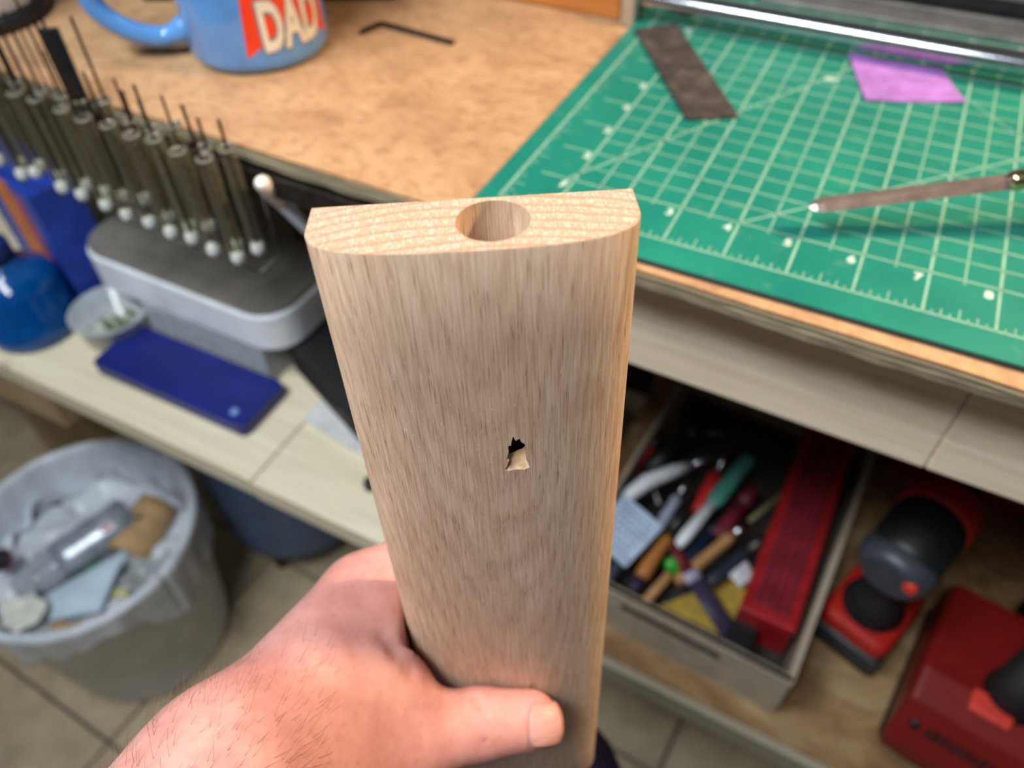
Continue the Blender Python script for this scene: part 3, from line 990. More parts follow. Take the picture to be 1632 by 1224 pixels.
kinds = [make_tube(0.3, (4.5, 3.4)), make_tube(1.1, (4.1, 2.3)), make_tube(2.2, (4.7, 3.6)), make_tube(0.8, (3.6, 2.2)), make_tube(1.9, (3.1, 2.0))]
left_lab = 'clear tube with saw blades standing well above it, left half of the rack'
right_lab = 'clear tube with short saw blades inside, right half of the rack by the oak board'
ORD = ('first second third fourth fifth sixth seventh eighth ninth tenth eleventh twelfth thirteenth fourteenth fifteenth sixteenth seventeenth eighteenth nineteenth twentieth twenty-first twenty-second twenty-third last').split()
used = set()
tubes = []
for i, (x, y) in enumerate(spots):
    k = (0, 1, 2)[i % 3] if i < 14 else (3, 4)[i % 2]
    o = kinds[k] if k not in used else copy_tree(kinds[k])
    used.add(k)
    place(o, (x + rnd.uniform(-0.07, 0.07), y, -2.535 + rnd.choice((0, 0, 0.05, 0.12, 0.3))), rnd.uniform(0, 6.28))
    tag(o, ('clear tube with tall saw blades, %s of the blade tubes counting from the oak board' if i < 14 else 'clear tube with short saw blades, %s of the blade tubes counting from the oak board') % ORD[len(spots) - 1 - i], 'blade tube', 'clear tubes of saw blades along the bench edge')
    tubes.append(o)
pk = tubes[11]
tag(pk, 'clear tube holding a wide black-sleeved pack of saw blades', 'blade tube')
MB().box(-0.19, 0.19, -0.045, 0.045, 0.55, 3.95, 0.015).build('blade_pack', black_pl, pk)
pk.rotation_euler = (0, 0, math.radians(32))

# long rod leaning from the bench edge down to the shelf
A0, B0 = Vector((-4.66, -0.95, -0.42)), Vector((-8.07, 5.77, -9.9))
lean = thing('leaning_rod', 'thin grey rod with a white tip leaning under the bench edge beside the tubes', 'rod', tuple(B0))
dA = A0 - B0
MB().along((0, 0, 0), dA * 0.90, [(0, 0.15), (1, 0.15)], 12).build('shaft', plain('grey_rod', (176, 182, 190), 0.4, 0.1, 0.1, 2), lean)
MB().along(dA * 0.895, dA, [(0, 0.16), (0.1, 0.175), (0.9, 0.16), (1, 0.09)], 14).build('tip', plain('white_rod_tip', (228, 216, 204), 0.45, 0, 0.08, 3), lean)

# ================================================================== low side shelf on the left
SZ = -10.0
shelf_m = wood('pale_shelf_pine', (206, 194, 164), (224, 214, 188), 0, 0.8, 0.6, 0.3, True)
side = thing('side_shelf', 'low pale pine shelf sticking out below the blade tubes', 'shelf', (0, 0, SZ), math.radians(-0.6))
MB().box(-33.5, -7.0, -2.32, 11, -0.80, 0, 0.05).build('shelf_plank', shelf_m, side)
MB().box(-6.96, -1.9, -2.36, 11, -0.80, -0.01, 0.05).build('shelf_plank', shelf_m, side)
MB().box(-21.5, -16.0, -2.2, -1.4, -2.7, -0.80, 0.05).build('bracket_board', wood('brown_bracket', (150, 124, 88), (176, 150, 112), 2, 1), side)
for x in (-33.5, -9.0):
    MB().box(x, x + 1.4, 8.5, 10.5, FLOOR - SZ, -0.80, 0.05).build('leg', pine_v, side)

# blue liquid bottle
bot = thing('blue_bottle', 'translucent blue plastic bottle standing at the left end of the side shelf', 'bottle', (-17.75, -0.3, SZ))
blue_liq = clear('blue_bottle_plastic', (0, 84, 160), 0.35, 0.1, 0.6)
MB().lathe([(1.2, 0), (1.40, 0.05), (1.48, 0.2), (1.48, 0.7), (1.42, 0.8), (1.42, 1.9), (1.3, 2.2), (0.9, 2.5), (0.6, 2.65), (0.6, 2.8)], 36).build('body', blue_liq, bot)
MB().lathe([(1.1, 0.08), (1.32, 0.12), (1.36, 0.25), (1.36, 0.9)], 36).build('liquid', plain('blue_liquid', (0, 62, 132), 0.08, 0, 0.35, 0.9), bot)
MB().lathe([(0.55, 2.88), (0.58, 2.92), (0.58, 3.4), (0.5, 3.45)], 24).build('cap', plain('navy_cap', (16, 40, 90), 0.4), bot)
# blue and orange carton
car = thing('carton', 'blue cardboard carton with an orange stripe behind the blue bottle', 'carton', (-17.75, 1.2, SZ), math.radians(-14))
MB().box(-3.2, 1.25, 0, 1.5, 0, 4.7, 0.03).build('box', plain('blue_card', (28, 62, 160), 0.5, 0, 0.12, 0.8), car)
MB().prism([(-1.6, -0.02), (-0.25, -0.02), (-0.25, 0.0), (-1.6, 0.0)], 0.2, 4.6).build('stripe', plain('orange_print', (214, 110, 24), 0.5, 0, 0.1, 1), car)
MB().prism([(0.0, -0.02), (0.3, -0.02), (0.3, 0.0), (0.0, 0.0)], 0.6, 4.3).build('stripe', plain('red_print', (200, 70, 50), 0.5, 0, 0.2, 3), car)
# round clear tub
cl = clear('clear_plastic', (206, 212, 214), 0.55, 0.12, 0.5)
tub = thing('clear_tub', 'small round clear tub with green scraps inside, beside the blue bottle', 'tub', (-15.0, 0.75, SZ))
MB().lathe([(1.0, 0), (1.1, 0.03), (1.25, 0.9), (1.30, 0.92), (1.30, 1.0), (1.22, 1.0), (1.06, 0.08), (0.02, 0.06)], 36, cap=False).build('bowl', cl, tub)
gm = plain('green_scrap', (92, 104, 74), 0.7, 0, 0.3, 4)
for i in range(7):
    a = i * 2.4
    r = 0.15 + 0.09 * i
    x, y, zz = r * math.cos(a), r * math.sin(a), 0.18 + 0.06 * (i % 3)
    dx, dy = 0.3 * math.cos(a * 1.3), 0.3 * math.sin(a * 1.3)
    def fn(u, v, x=x, y=y, zz=zz, dx=dx, dy=dy):
        w_ = 0.14 * math.sin(math.pi * min(0.98, u + 0.05)) * (2 * v - 1)
        return Vector((x + dx * (2 * u - 1) - dy * w_ * 3, y + dy * (2 * u - 1) + dx * w_ * 3, zz + 0.12 * u * u))
    MB().sheet(fn, 5, 2, 0.02).build('scrap', gm, tub)
# clear box with the white-lidded box on top
box1 = thing('clear_box', 'clear plastic box under the white box on the side shelf', 'box', (-11.2, 2.36, SZ))
cb = MB()
cb.prism(rect_round(-2.4, 2.4, -1.35, 1.35, 0.4), 0, 0.05)
for a_, b_, c_, d_ in ((-2.4, 2.4, -1.35, -1.29), (-2.4, 2.4, 1.29, 1.35), (-2.4, -2.34, -1.29, 1.29), (2.34, 2.4, -1.29, 1.29)):
    cb.box(a_, b_, c_, d_, 0.05, 1.5)
cb.build('box', cl, box1)
for i, (x, y, c_) in enumerate(((-1.4, 0.1, (150, 130, 110)), (-0.2, -0.3, (120, 118, 130)), (1.0, 0.2, (96, 116, 140)), (1.7, -0.5, (70, 90, 120)))):
    MB().box(x - 0.5, x + 0.5, y - 0.4, y + 0.4, 0.06, 0.55 + 0.12 * i, 0.08).build('insert', plain('insert', c_, 0.6, 0, 0.2, 2), box1)
box2 = thing('white_box', 'long rounded white plastic box with a grey lid below the tubes', 'box', (-11.9, 2.75, SZ + 1.52), math.radians(-1))
MB().prism(rect_round(-4.1, 4.1, -1.75, 1.75, 1.15, 8), 0, 1.35, bev=0.12, seg=3).build('body', plain('milky_plastic', (226, 230, 236), 0.35, 0, 0.05, 1), box2)
MB().prism(rect_round(-4.02, 4.02, -1.67, 1.67, 1.1, 8), 1.35, 1.5, bev=0.05).build('lid', plain('lid_reflection_grey', (116, 110, 104), 0.4, 0, 0.10, 0.8), box2)  # grey-brown tone puts a dark reflection into the lid's colour
MB().prism(rect_round(-3.0, 3.0, -0.9, 0.9, 0.5, 8), 1.5, 1.56, bev=0.02).build('lid_panel', plain('lid_reflection_grey', (124, 118, 112), 0.4, 0, 0.10, 0.8), box2)
bc_ = MB().box(-1.6, 1.6, -0.12, 0.12, 0, 2.6, 0.02).build('brown_block', wood('brown_block', (126, 84, 48), (152, 106, 64), 0, 2))
place(bc_, (-8.9, 5.2, SZ), math.radians(-2))
tag(bc_, 'flat brown wooden block standing behind the white box', 'block')
# blue slab
slab = thing('blue_slab', 'flat dark blue slab with rounded corners lying on the pale side shelf', 'slab', (-11.15, -0.08, SZ), math.radians(-0.4))
blue_d = plain('deep_blue_wax', (20, 30, 104), 0.42, 0, 0.12, 1.0)
MB().prism(rect_round(-3.05, 3.05, -1.0, 1.0, 0.22, 5), 0, 0.52, bev=0.06, seg=3).build('body', blue_d, slab)
MB().lathe([(0.13, 0.515), (0.13, 0.535), (0.10, 0.54), (0.02, 0.54)], 20, M=Matrix.Translation((2.45, -0.62, 0))).build('stud', plain('pale_stud', (120, 150, 196), 0.3, 0, 0.1, 5), slab)
# black pouch and what lies beneath it
strip = MB().prism(rect_round(-2.3, 2.4, -0.9, 0.9, 0.15), 0, 0.16, bev=0.03).build('white_tray', plain('pale_grey_plastic', (196, 196, 196), 0.5, 0, 0.06, 2))
place(strip, (-4.6, 0.75, SZ), math.radians(-8))
tag(strip, 'flat pale grey tray under the black pouch on the side shelf', 'tray')
po = thing('black_pouch', 'rounded black pouch on the side shelf beside the oak board', 'pouch', (-6.2, 2.15, SZ + 0.17), math.radians(-24))
pm = MB().prism(rect_round(-2.0, 2.4, -1.35, 1.35, 0.45, 6), 0, 1.3, bev=0.22, seg=4)
pm.build('body', plain('black_cloth', (16, 16, 18), 0.8, 0, 0.2, 3, 0.2), po)
MB().tube([(-1.5, -1.37, 0.75), (-0.5, -1.38, 0.78), (0.8, -1.38, 0.78), (2.0, -1.37, 0.74)], 0.035, 8).build('zip', dark_steel, po)
kb = MB().lathe([(0.16, 0), (0.18, 0.04), (0.16, 0.3), (0.10, 0.36), (0.03, 0.37)], 18).build('black_bead', black_pl)
place(kb, (-3.85, -0.95, SZ))
tag(kb, 'tiny black bead on the shelf at the edge of the oak board', 'bead')

# ================================================================== lower shelf on the right: tray of hand tools
SH = -16.4
tray_c = plain('cream_plastic', (176, 162, 142), 0.5, 0, 0.08, 1.5)
tray = thing('tool_tray', 'cream plastic tool tray with a slotted front on the lower shelf', 'tray', (1.2, 1.33, SH), math.radians(-4.6))
TX, TY, TH = 7.2, 11.0, 2.4
MB().box(0, TX, 0, TY, 0, 0.12, 0.03).build('bottom', tray_c, tray)
MB().box(0.15, TX - 0.15, 0.17, TY - 0.17, 0.12, 0.15).build('darkening_sheet', plain('dark_tray_fill', (44, 38, 34), 0.8, 0, 0.2, 2), tray)  # sheet added only to darken the inside of the tray
fr = MB()
fr.box(0, TX, 0, 0.16, 0.14, 1.45).box(0, TX, 0, 0.16, 1.85, TH).box(0, 2.0, 0, 0.16, 1.45, 1.85).box(5.2, TX, 0, 0.16, 1.45, 1.85)
fr.box(-0.05, TX + 0.05, -0.06, 0.22, TH - 0.16, TH, 0.03)
fr.build('front_wall', tray_c, tray)
MB().box(2.0, 5.2, 0.03, 0.13, 1.45, 1.85).build('slot_shade', plain('painted_slot_shade', (46, 40, 36), 0.8, 0, 0.1, 2), tray)  # dark box added in the slot to stand for the shade inside
MB().box(0, 0.14, 0.16, TY, 0.14, TH).build('side_wall', tray_c, tray)
MB().box(TX - 0.14, TX + 0.06, 0.16, TY, 0.14, TH, 0.02).build('side_wall', tray_c, tray)
MB().box(0.14, TX - 0.14, TY - 0.16, TY, 0.14, TH).build('back_wall', tray_c, tray)

M_ = {}
def pm_(name, c, **kw):
    key = (name, c)
    if key not in M_:
        M_[key] = plain(name, c, **kw)
    return M_[key]

def rod_tool(name, label, cat, a, b, segs, flat=1.0, group=None):
    """a hand tool laid from a to b; segs are (part, t0, t1, [(t, r), ...], material)"""
    a, b = Vector(a), Vector(b)
    t = thing(name, label, cat, tuple(a), 0, group)
    d = b - a
    for part, t0, t1, prof, m in segs:
        MB().along(d * t0, d * t1, prof, 14, 0, flat).build(part, m, t)
    return t

wood_h = wood('tan_tool_handle', (176, 126, 76), (204, 156, 102), 0, 2)
orange_h = wood('amber_tool_handle', (170, 102, 44), (198, 130, 62), 0, 2)
H = [(0, 0.6), (0.06, 0.95), (0.3, 1.0), (0.6, 0.85), (0.9, 0.95), (1, 0.6)]
def hand(r):
    return [(t, k * r) for t, k in H]
tool_grp = None
pk_ = thing('printed_packet', 'pale printed packet standing in the tool tray next to the oak board', 'packet', tuple(at(1000, 850, -14.6)), math.radians(-22))
MB().box(-1.0, 0.75, -0.9, 0.95, -0.10, 0.06, 0.04, M=Matrix.Rotation(math.radians(18), 4, 'X')).build('pack', plain('pale_blue_card', (178, 196, 220), 0.4, 0, 0.05, 2), pk_)
pr = MB()
rn = random.Random(5)
for i in range(7):
    x = -0.75
    while x < 0.5:
        w_ = rn.uniform(0.08, 0.22)
        pr.box(x, x + w_, -0.7 + 0.22 * i, -0.62 + 0.22 * i, 0.06, 0.064, M=Matrix.Rotation(math.radians(18), 4, 'X'))
        x += w_ + 0.06
pr.build('small_print', plain('navy_print', (52, 70, 110), 0.5), pk_)['kind'] = 'stuff'
rod_tool('chisel', 'amber-handled chisel with a dark end in the tool tray', 'chisel', at(1006, 944, -15.4), at(1075, 838, -15.0),
         [('ferrule', 0, 0.2, [(0, 0.15), (1, 0.19)], pm_('dark_violet', (48, 36, 62))), ('handle', 0.2, 0.85, hand(0.27), orange_h), ('shank', 0.85, 1.5, [(0, 0.11), (1, 0.09)], dark_steel)])
gc = MB().lathe([(0.22, 0), (0.27, 0.04), (0.27, 0.32), (0.2, 0.38), (0.05, 0.4)], 24).build('green_stopper', plain('bright_green_plastic', (36, 168, 40), 0.35))
place(gc, tuple(at(1070, 900, -15.4)), 0)
gc.rotation_euler = (0.5, 0.3, 0)
tag(gc, 'bright green stopper among the tools in the tray', 'stopper')
rod_tool('palette_knife', 'teal-handled knife with a white collar in the tool tray', 'knife', at(1078, 872, -14.9), at(1196, 728, -14.5),
         [('collar', 0, 0.45, [(0, 0.13), (0.2, 0.2), (1, 0.19)], white_pl), ('handle', 0.45, 1.0, hand(0.30), pm_('teal_plastic', (70, 138, 124)))], 0.7)
rod_tool('wood_gouge', 'tan wooden-handled gouge with a bright collar in the tray', 'gouge', at(1078, 928, -15.2), at(1225, 805, -14.9),
         [('handle', 0, 0.6, hand(0.22), wood_h), ('collar', 0.6, 0.76, [(0, 0.16), (1, 0.14)], steel), ('shank', 0.76, 1.25, [(0, 0.09), (1, 0.08)], pm_('dull_brass', (120, 108, 76)))])
rod_tool('flat_rasp', 'flat grey-violet rasp with a red neck lying on the yellow sheet', 'rasp', at(1168, 1018, -15.5), at(1070, 868, -14.8),
         [('body', 0, 0.62, [(0, 0.30), (1, 0.30)], pm_('grey_violet', (62, 54, 76), sc=4)), ('mark', 0.60, 0.70, [(0, 0.305), (1, 0.29)], pm_('lilac_white', (176, 168, 196))), ('neck', 0.70, 1.0, [(0, 0.27), (1, 0.16)], pm_('dark_red', (112, 34, 38)))], 0.35)
ys = [at(1052, 965, -16.1), at(1150, 1012, -16.1), at(1196, 985, -16.1), at(1205, 905, -16.1)]
flat_t = MB().prism([(p.x - ys[0].x, p.y - ys[0].y) for p in ys], 0, 0.16, bev=0.02).build('yellow_pad', plain('mustard_foam', (178, 148, 62), 0.85, 0, 0.12, 2, 0.2))
place(flat_t, (ys[0].x, ys[0].y, -16.24))
tag(flat_t, 'mustard yellow pad lying flat in the front of the tool tray', 'pad')
rod_tool('red_driver', 'red-handled screwdriver lying behind the teal knife in the tray', 'screwdriver', at(1108, 818, -15.2), at(1150, 738, -14.9),
         [('handle', 0, 0.8, hand(0.26), pm_('red_plastic', (186, 30, 30))), ('shaft', 0.8, 1.6, [(0, 0.07), (1, 0.06)], steel)])
rod_tool('maroon_marker', 'dull maroon marker between the teal knife and the red case', 'marker', at(1142, 858, -15.4), at(1200, 780, -15.1),
         [('barrel', 0, 0.65, [(0, 0.24), (0.05, 0.28), (1, 0.28)], pm_('maroon', (112, 30, 44))), ('cap', 0.65, 1.0, [(0, 0.30), (0.9, 0.28), (1, 0.2)], pm_('maroon_cap', (92, 24, 36)))])
rod_tool('black_file', 'black patterned file handle beneath the wooden gouge in the tray', 'file', at(1128, 930, -15.6), at(1222, 852, -15.3),
         [('handle', 0, 0.65, hand(0.25), pm_('speckled_black', (34, 38, 48), sc=9, var=0.4)), ('blade', 0.65, 1.2, [(0, 0.14), (1, 0.08)], dark_steel)], 0.6)
rod_tool('navy_marker', 'dark navy marker beside the white knife collar in the tray', 'marker', at(1085, 905, -15.7), at(1150, 832, -15.4),
         [('barrel', 0, 0.7, [(0, 0.20), (0.05, 0.24), (1, 0.24)], pm_('navy_plastic', (22, 38, 62))), ('cap', 0.7, 1.0, [(0, 0.26), (1, 0.22)], pm_('navy_cap', (18, 30, 50)))])
rod_tool('brown_stick', 'plain brown wooden stick in front of the green stopper', 'stick', at(1020, 968, -15.8), at(1088, 892, -15.6),
         [('stick', 0, 1, [(0, 0.16), (1, 0.16)], wood_h)], 0.6)
rod_tool('slate_brush', 'dark slate brush handle under the printed packet in the tray', 'brush', at(966, 925, -15.4), at(1028, 838, -15.2),
         [('handle', 0, 0.7, hand(0.2), pm_('slate', (48, 58, 72))), ('ferrule', 0.7, 0.85, [(0, 0.15), (1, 0.17)], steel), ('bristles', 0.85, 1.1, [(0, 0.17), (1, 0.12)], pm_('dark_bristle', (40, 34, 30)))], 0.6)
wh = [at(992, 800, -14.6), at(1004, 788, -14.4), at(1030, 768, -14.2), at(1070, 752, -14.3), at(1104, 740, -14.6)]
o = thing('white_scraper', 'curved white-handled scraper at the back of the tool tray', 'scraper', tuple(wh[2]))
MB().tube([p - wh[2] for p in wh], [0.16, 0.24, 0.27, 0.24, 0.14], 14).build('handle', white_pl, o)
MB().along(wh[4] - wh[2], (wh[4] - wh[2]) * 1.9, [(0, 0.10), (1, 0.09)], 10).build('shank', steel, o)
wc = [at(1020 + 26 * math.cos(a) + 12 * k, 800 - 12 * k + 22 * math.sin(a), -15.0) for k, a in enumerate([0.7 * i for i in range(10)])]
o = MB().tube([p - wc[0] for p in wc], 0.045, 8).build('thin_cable', pm_('pale_cable', (190, 188, 182)))
place(o, tuple(wc[0]))
tag(o, 'thin pale coiled cable in the tray beside the white scraper', 'cable')
rod_tool('clear_driver', 'clear-handled small screwdriver behind the printed packet', 'screwdriver', at(1052, 838, -15.1), at(1092, 772, -14.9),
         [('handle', 0, 0.7, hand(0.2), pm_('clear_acetate', (150, 158, 176))), ('shaft', 0.7, 1.4, [(0, 0.06), (1, 0.05)], steel)])
rod_tool('scarlet_plier', 'scarlet grip of pliers at the far left of the tool tray', 'pliers', at(990, 766, -15.0), at(1042, 706, -14.9),
         [('grip', 0, 0.9, hand(0.22), pm_('scarlet_grip', (184, 36, 34))), ('jaw', 0.9, 1.3, [(0, 0.16), (1, 0.06)], dark_steel)])
rod_tool('black_torch', 'black torch lying at the back of the tool tray', 'torch', at(1030, 752, -15.0), at(1112, 680, -14.8),
         [('body', 0, 0.75, [(0, 0.30), (1, 0.30)], black_pl), ('head', 0.75, 1.0, [(0, 0.32), (0.4, 0.42), (1, 0.42)], black_pl)])
wp = MB().sheet(lambda u, v: Vector((0.9 * u - 0.3, 0.8 * v - 0.4, 0.12 * math.sin(5 * u) * v + 0.05)), 8, 6, 0.02).build('paper_scrap', plain('white_paper', (206, 208, 214), 0.8))
place(wp, tuple(at(1172, 905, -15.6)), -0.5)
tag(wp, 'white paper scrap beside the red case in the tool tray', 'paper')
bb = thing('gap_shade_block', 'black block added for the dark empty front right corner of the tool tray', 'block', (6.85, 2.05, SH + 0.15), math.radians(-6))
MB().box(-0.45, 0.35, -0.35, 0.9, 0, 1.0, 0.08).build('body', black_pl, bb)  # added where the tray is empty; its black stands for shade
# red case
rc = thing('red_case', 'long translucent red plastic case lying in the tool tray', 'case', (6.50, 2.62, SH + 0.2), math.radians(-2.0))
red_p = pm_('deep_red_plastic', (150, 26, 30), rough=0.3)
MB().box(0, 1.68, 0, 8.6, 0, 1.5, 0.1).build('body', red_p, rc)
MB().box(-0.03, 1.71, -0.03, 8.63, 1.5, 1.78, 0.07).build('lid', pm_('red_lid', (158, 34, 38), rough=0.3), rc)
for i in range(4):
    x = 0.42 + 0.28 * i
    MB().box(x - 0.09, x + 0.09, 0.3, 8.2, 1.78, 1.84, 0.025).build('rib', pm_('plum_rib', (112, 40, 56), rough=0.35), rc)
# things at the back of the shelf, in the dark
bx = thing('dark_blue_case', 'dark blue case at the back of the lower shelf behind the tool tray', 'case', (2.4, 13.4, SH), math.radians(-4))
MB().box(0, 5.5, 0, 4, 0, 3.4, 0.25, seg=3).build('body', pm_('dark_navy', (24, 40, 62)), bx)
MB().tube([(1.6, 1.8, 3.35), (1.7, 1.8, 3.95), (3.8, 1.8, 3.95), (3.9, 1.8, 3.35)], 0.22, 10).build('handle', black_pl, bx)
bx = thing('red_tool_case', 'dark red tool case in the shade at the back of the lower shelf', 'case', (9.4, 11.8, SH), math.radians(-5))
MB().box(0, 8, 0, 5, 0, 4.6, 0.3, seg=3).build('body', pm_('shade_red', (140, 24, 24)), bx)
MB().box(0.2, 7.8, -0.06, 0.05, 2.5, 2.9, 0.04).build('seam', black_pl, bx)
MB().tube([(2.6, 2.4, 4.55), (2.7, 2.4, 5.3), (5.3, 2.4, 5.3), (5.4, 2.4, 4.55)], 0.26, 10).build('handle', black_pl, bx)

# ------------------------------------------------------------------ cordless tools
red_d = plain('dark_tool_red', (120, 20, 16), 0.42, 0, 0.05, 2)
red_t = plain('tool_red', (176, 34, 26), 0.42, 0, 0.05, 2)
grip_m = plain('black_rubber', (26, 27, 30), 0.62, 0, 0.15, 6, 0.1)
grey_t = plain('charcoal_plastic', (58, 62, 70), 0.4, 0, 0.08, 3)
dr = thing('impact_driver', 'red and black cordless driver standing on its battery beside the tool tray', 'power tool', (10.2, 4.75, SH), math.radians(-20))
MB().box(-1.15, 1.15, -1.4, 1.6, 0, 0.95, 0.2, seg=3).build('battery', pm_('battery_black', (40, 42, 48)), dr)
ft = MB()
ft.prism(rect_round(-1.1, 1.1, -1.35, 1.55, 0.4), 0.95, 1.75, bev=0.25, seg=3)
ft.build('foot', red_t, dr)
gp = MB()
gp.tube([(0, -0.1, 1.5), (0, 0.05, 2.2), (0, 0.0, 3.2), (0, -0.15, 4.3), (0, -0.2, 5.1)], [1.05, 0.72, 0.62, 0.68, 0.85], 20)
gp.build('grip', grip_m, dr)
MB().box(-0.22, 0.22, 0.45, 0.95, 3.7, 4.7, 0.12).build('trigger', red_t, dr)
MB().along((0, -1.6, 5.7), (0, 2.6, 5.7), [(0, 0.75), (0.04, 0.95), (0.35, 1.0), (0.6, 0.96), (0.8, 0.7), (1, 0.5)], 28, 0).build('housing', black_pl, dr)
MB().along((0, 0.4, 5.7), (0, 1.4, 5.7), [(0, 1.0), (0.1, 1.04), (0.9, 1.02), (1, 0.95)], 28).build('red_band', red_t, dr)
MB().along((0, -2.0, 5.72), (0, -1.2, 5.72), [(0, 0.72), (0.25, 0.92), (0.8, 1.03), (1, 1.03)], 28, 0, 0.8).build('end_cap', grey_t, dr)
MB().along((0.55, -2.06, 5.95), (0.55, -1.9, 5.95), [(0, 0.16), (1, 0.2)], 14).build('button', plain('red_button', (224, 60, 48), 0.4), dr)
MB().along((0, 2.6, 5.7), (0, 3.5, 5.7), [(0, 0.42), (0.8, 0.36), (1, 0.25)], 20).build('chuck', dark_steel, dr)

sw = thing('cordless_saw', 'large red and black cordless tool with dark lettering at the end of the shelf', 'power tool', (13.05, 2.45, SH), math.radians(-10))
hb = MB()
hb.prism([(-1.5, 0.3), (-1.48, 0.9), (-0.75, 2.15), (0.2, 2.45), (3.3, 2.5), (3.8, 1.6), (3.8, 0.3)], -1.55, 1.8, bev=0.22, seg=3,
         M=Matrix(((0, 0, 1, 0), (1, 0, 0, 0), (0, 1, 0, 0), (0, 0, 0, 1))))
hb.build('housing', red_d, sw)
MB().prism([(-1.4, -1.42), (1.75, -1.55), (1.95, -1.1), (2.0, 3.6), (-1.6, 3.6), (-1.6, -1.1)], 0.0, 0.32, bev=0.08).build('base_plate', black_pl, sw)
MB().tube([(0.7, 0.7, 2.2), (0.75, 0.95, 3.0), (0.85, 1.5, 3.9), (0.95, 2.4, 4.5), (1.0, 3.3, 4.6), (1.0, 3.8, 4.0), (1.0, 3.8, 2.0)], [0.82, 0.62, 0.52, 0.52, 0.56, 0.62, 0.75], 18).build('grip', grip_m, sw)
MB().tube([(1.55, 1.2, 2.2), (1.75, 1.8, 3.1), (1.9, 2.7, 3.9), (1.95, 3.8, 4.0)], [0.5, 0.55, 0.55, 0.5], 16).build('arm', red_t, sw)
MB().box(-0.2, 0.9, -0.35, 0.35, 2.32, 2.56, 0.1).build('release', plain('light_red', (218, 70, 58), 0.4), sw)
lg = MB()
TL = Matrix.Translation((0.12, -1.135, 1.545)) @ Matrix.Rotation(math.radians(59.7), 4, 'X')
x = -1.02
rn = random.Random(11)
lg.lathe([(0.15, 0), (0.15, 0.03), (0.01, 0.035)], 14, M=TL @ Matrix.Translation((-1.15, 0, -0.02)))
lg.lathe([(0.15, 0), (0.15, 0.03), (0.01, 0.035)], 14, M=TL @ Matrix.Translation((1.15, 0, -0.02)))
x = -0.86
while x < 0.82:
    w_ = rn.uniform(0.10, 0.20)
    h = rn.uniform(0.14, 0.2)
    lg.prism([(x, -h), (x + w_ * 0.6, -h), (x + w_, h), (x + w_ * 0.4, h)], -0.02, 0.03, M=TL)
    x += w_ + 0.03
lo_ = lg.build('dark_lettering', black_pl, sw)
lo_['kind'] = 'stuff'

# ================================================================== waste bin on the floor
BR, BZ = 5.15, 10.0
bin_t = thing('waste_bin', 'grey waste bin lined with a white plastic bag, full of rubbish', 'bin', (-20.75, -2.45, FLOOR))
MB().lathe([(3.7, 0), (3.85, 0.1), (4.0, 0.5), (4.98, BZ - 0.25), (5.12, BZ - 0.2), (5.12, BZ), (4.94, BZ), (4.85, BZ - 0.5), (3.8, 0.5), (0.05, 0.4)], 56, cap=False).build('body', plain('grey_bin_plastic', (214, 216, 222), 0.5, 0, 0.05, 0.6), bin_t)
bag_m = plain('white_bag_film', (226, 232, 240), 0.35, 0, 0.06, 1.2)
bag_m.node_tree.nodes['Principled BSDF'].inputs['Transmission Weight'].default_value = 0.15
def bag(u, v):
    a = 2 * math.pi * u
    f1 = 0.10 * math.sin(9 * a + 1) + 0.07 * math.sin(23 * a) + 0.05 * math.sin(14 * a + 2)
    drop = 2.6 + 1.1 * math.sin(3 * a + 0.6) + 0.5 * math.sin(7 * a + 2)
    if v < 0.35:                                  # outer flap
        t = v / 0.35
        z = BZ + 0.12 - drop * (1 - t)
        r = BR + 0.10 + (0.04 + f1 * 1.2) * (1 - t) - 0.105 * drop * (1 - t)
    elif v < 0.45:                                # over the rim
        t = (v - 0.35) / 0.10
        z = BZ + 0.12 + 0.12 * math.sin(math.pi * t)
        r = BR + 0.10 - 0.42 * t + 0.2 * f1 * t
    else:                                         # inside
        t = (v - 0.45) / 0.55
        z = BZ + 0.12 - 3.6 * t
        r = BR - 0.32 - 0.55 * t + f1 * (0.4 + 1.2 * t)
    return Vector((r * math.cos(a), r * math.sin(a), z))
lin_ = MB().sheet(lambda u, v: bag(u, v), 120, 26, 0.02).build('bag', bag_m, bin_t)
heap = MB()
hz = lambda x, y: BZ - 2.2 + 0.35 * math.sin(1.7 * x + 0.5) * math.cos(1.9 * y) + 0.2 * math.sin(4.1 * x - 2 * y)
heap.sheet(lambda u, v: (lambda r, a: Vector((r * math.cos(a), r * math.sin(a), hz(r * math.cos(a), r * math.sin(a)))))(0.05 + 4.3 * v, -2 * math.pi * u), 48, 14, 0.03)
heap.build('crumpled_film', bag_m, bin_t)

TZ = FLOOR + BZ - 1.4
cpet = clear('clear_bottle', (190, 196, 204), 0.45, 0.08, 0.7)
pa, pb = at(22, 945, TZ), at(212, 818, TZ + 0.3)
pd_ = pb - pa
pet = thing('crushed_bottle', 'crushed clear drink bottle with a silver label in the bin', 'bottle', tuple(pa))
mb = MB()
prof = []
for i in range(40):
    t = i / 39
    r = 0.95 + 0.06 * math.sin(i * 1.9) + 0.05 * math.sin(i * 0.7)
    if t < 0.2:
        r = 0.35 + (r - 0.35) * (t / 0.2) ** 0.7
    if t > 0.96:
        r *= 0.85
    prof.append((t, r))
mb.along((0, 0, 0), pd_, prof, 28, 0, 0.85)
mb.build('bottle', cpet, pet)
lab = plain('silver_label', (158, 164, 174), 0.3, 0.3, 0.18, 1.4)
mb = MB()
mb.along(pd_ * 0.36, pd_ * 0.97, [(0, 1.0), (0.15, 1.05), (0.35, 1.0), (0.5, 1.06), (0.75, 1.0), (1, 1.05)], 28, 0, 0.87)
mb.build('label', lab, pet)
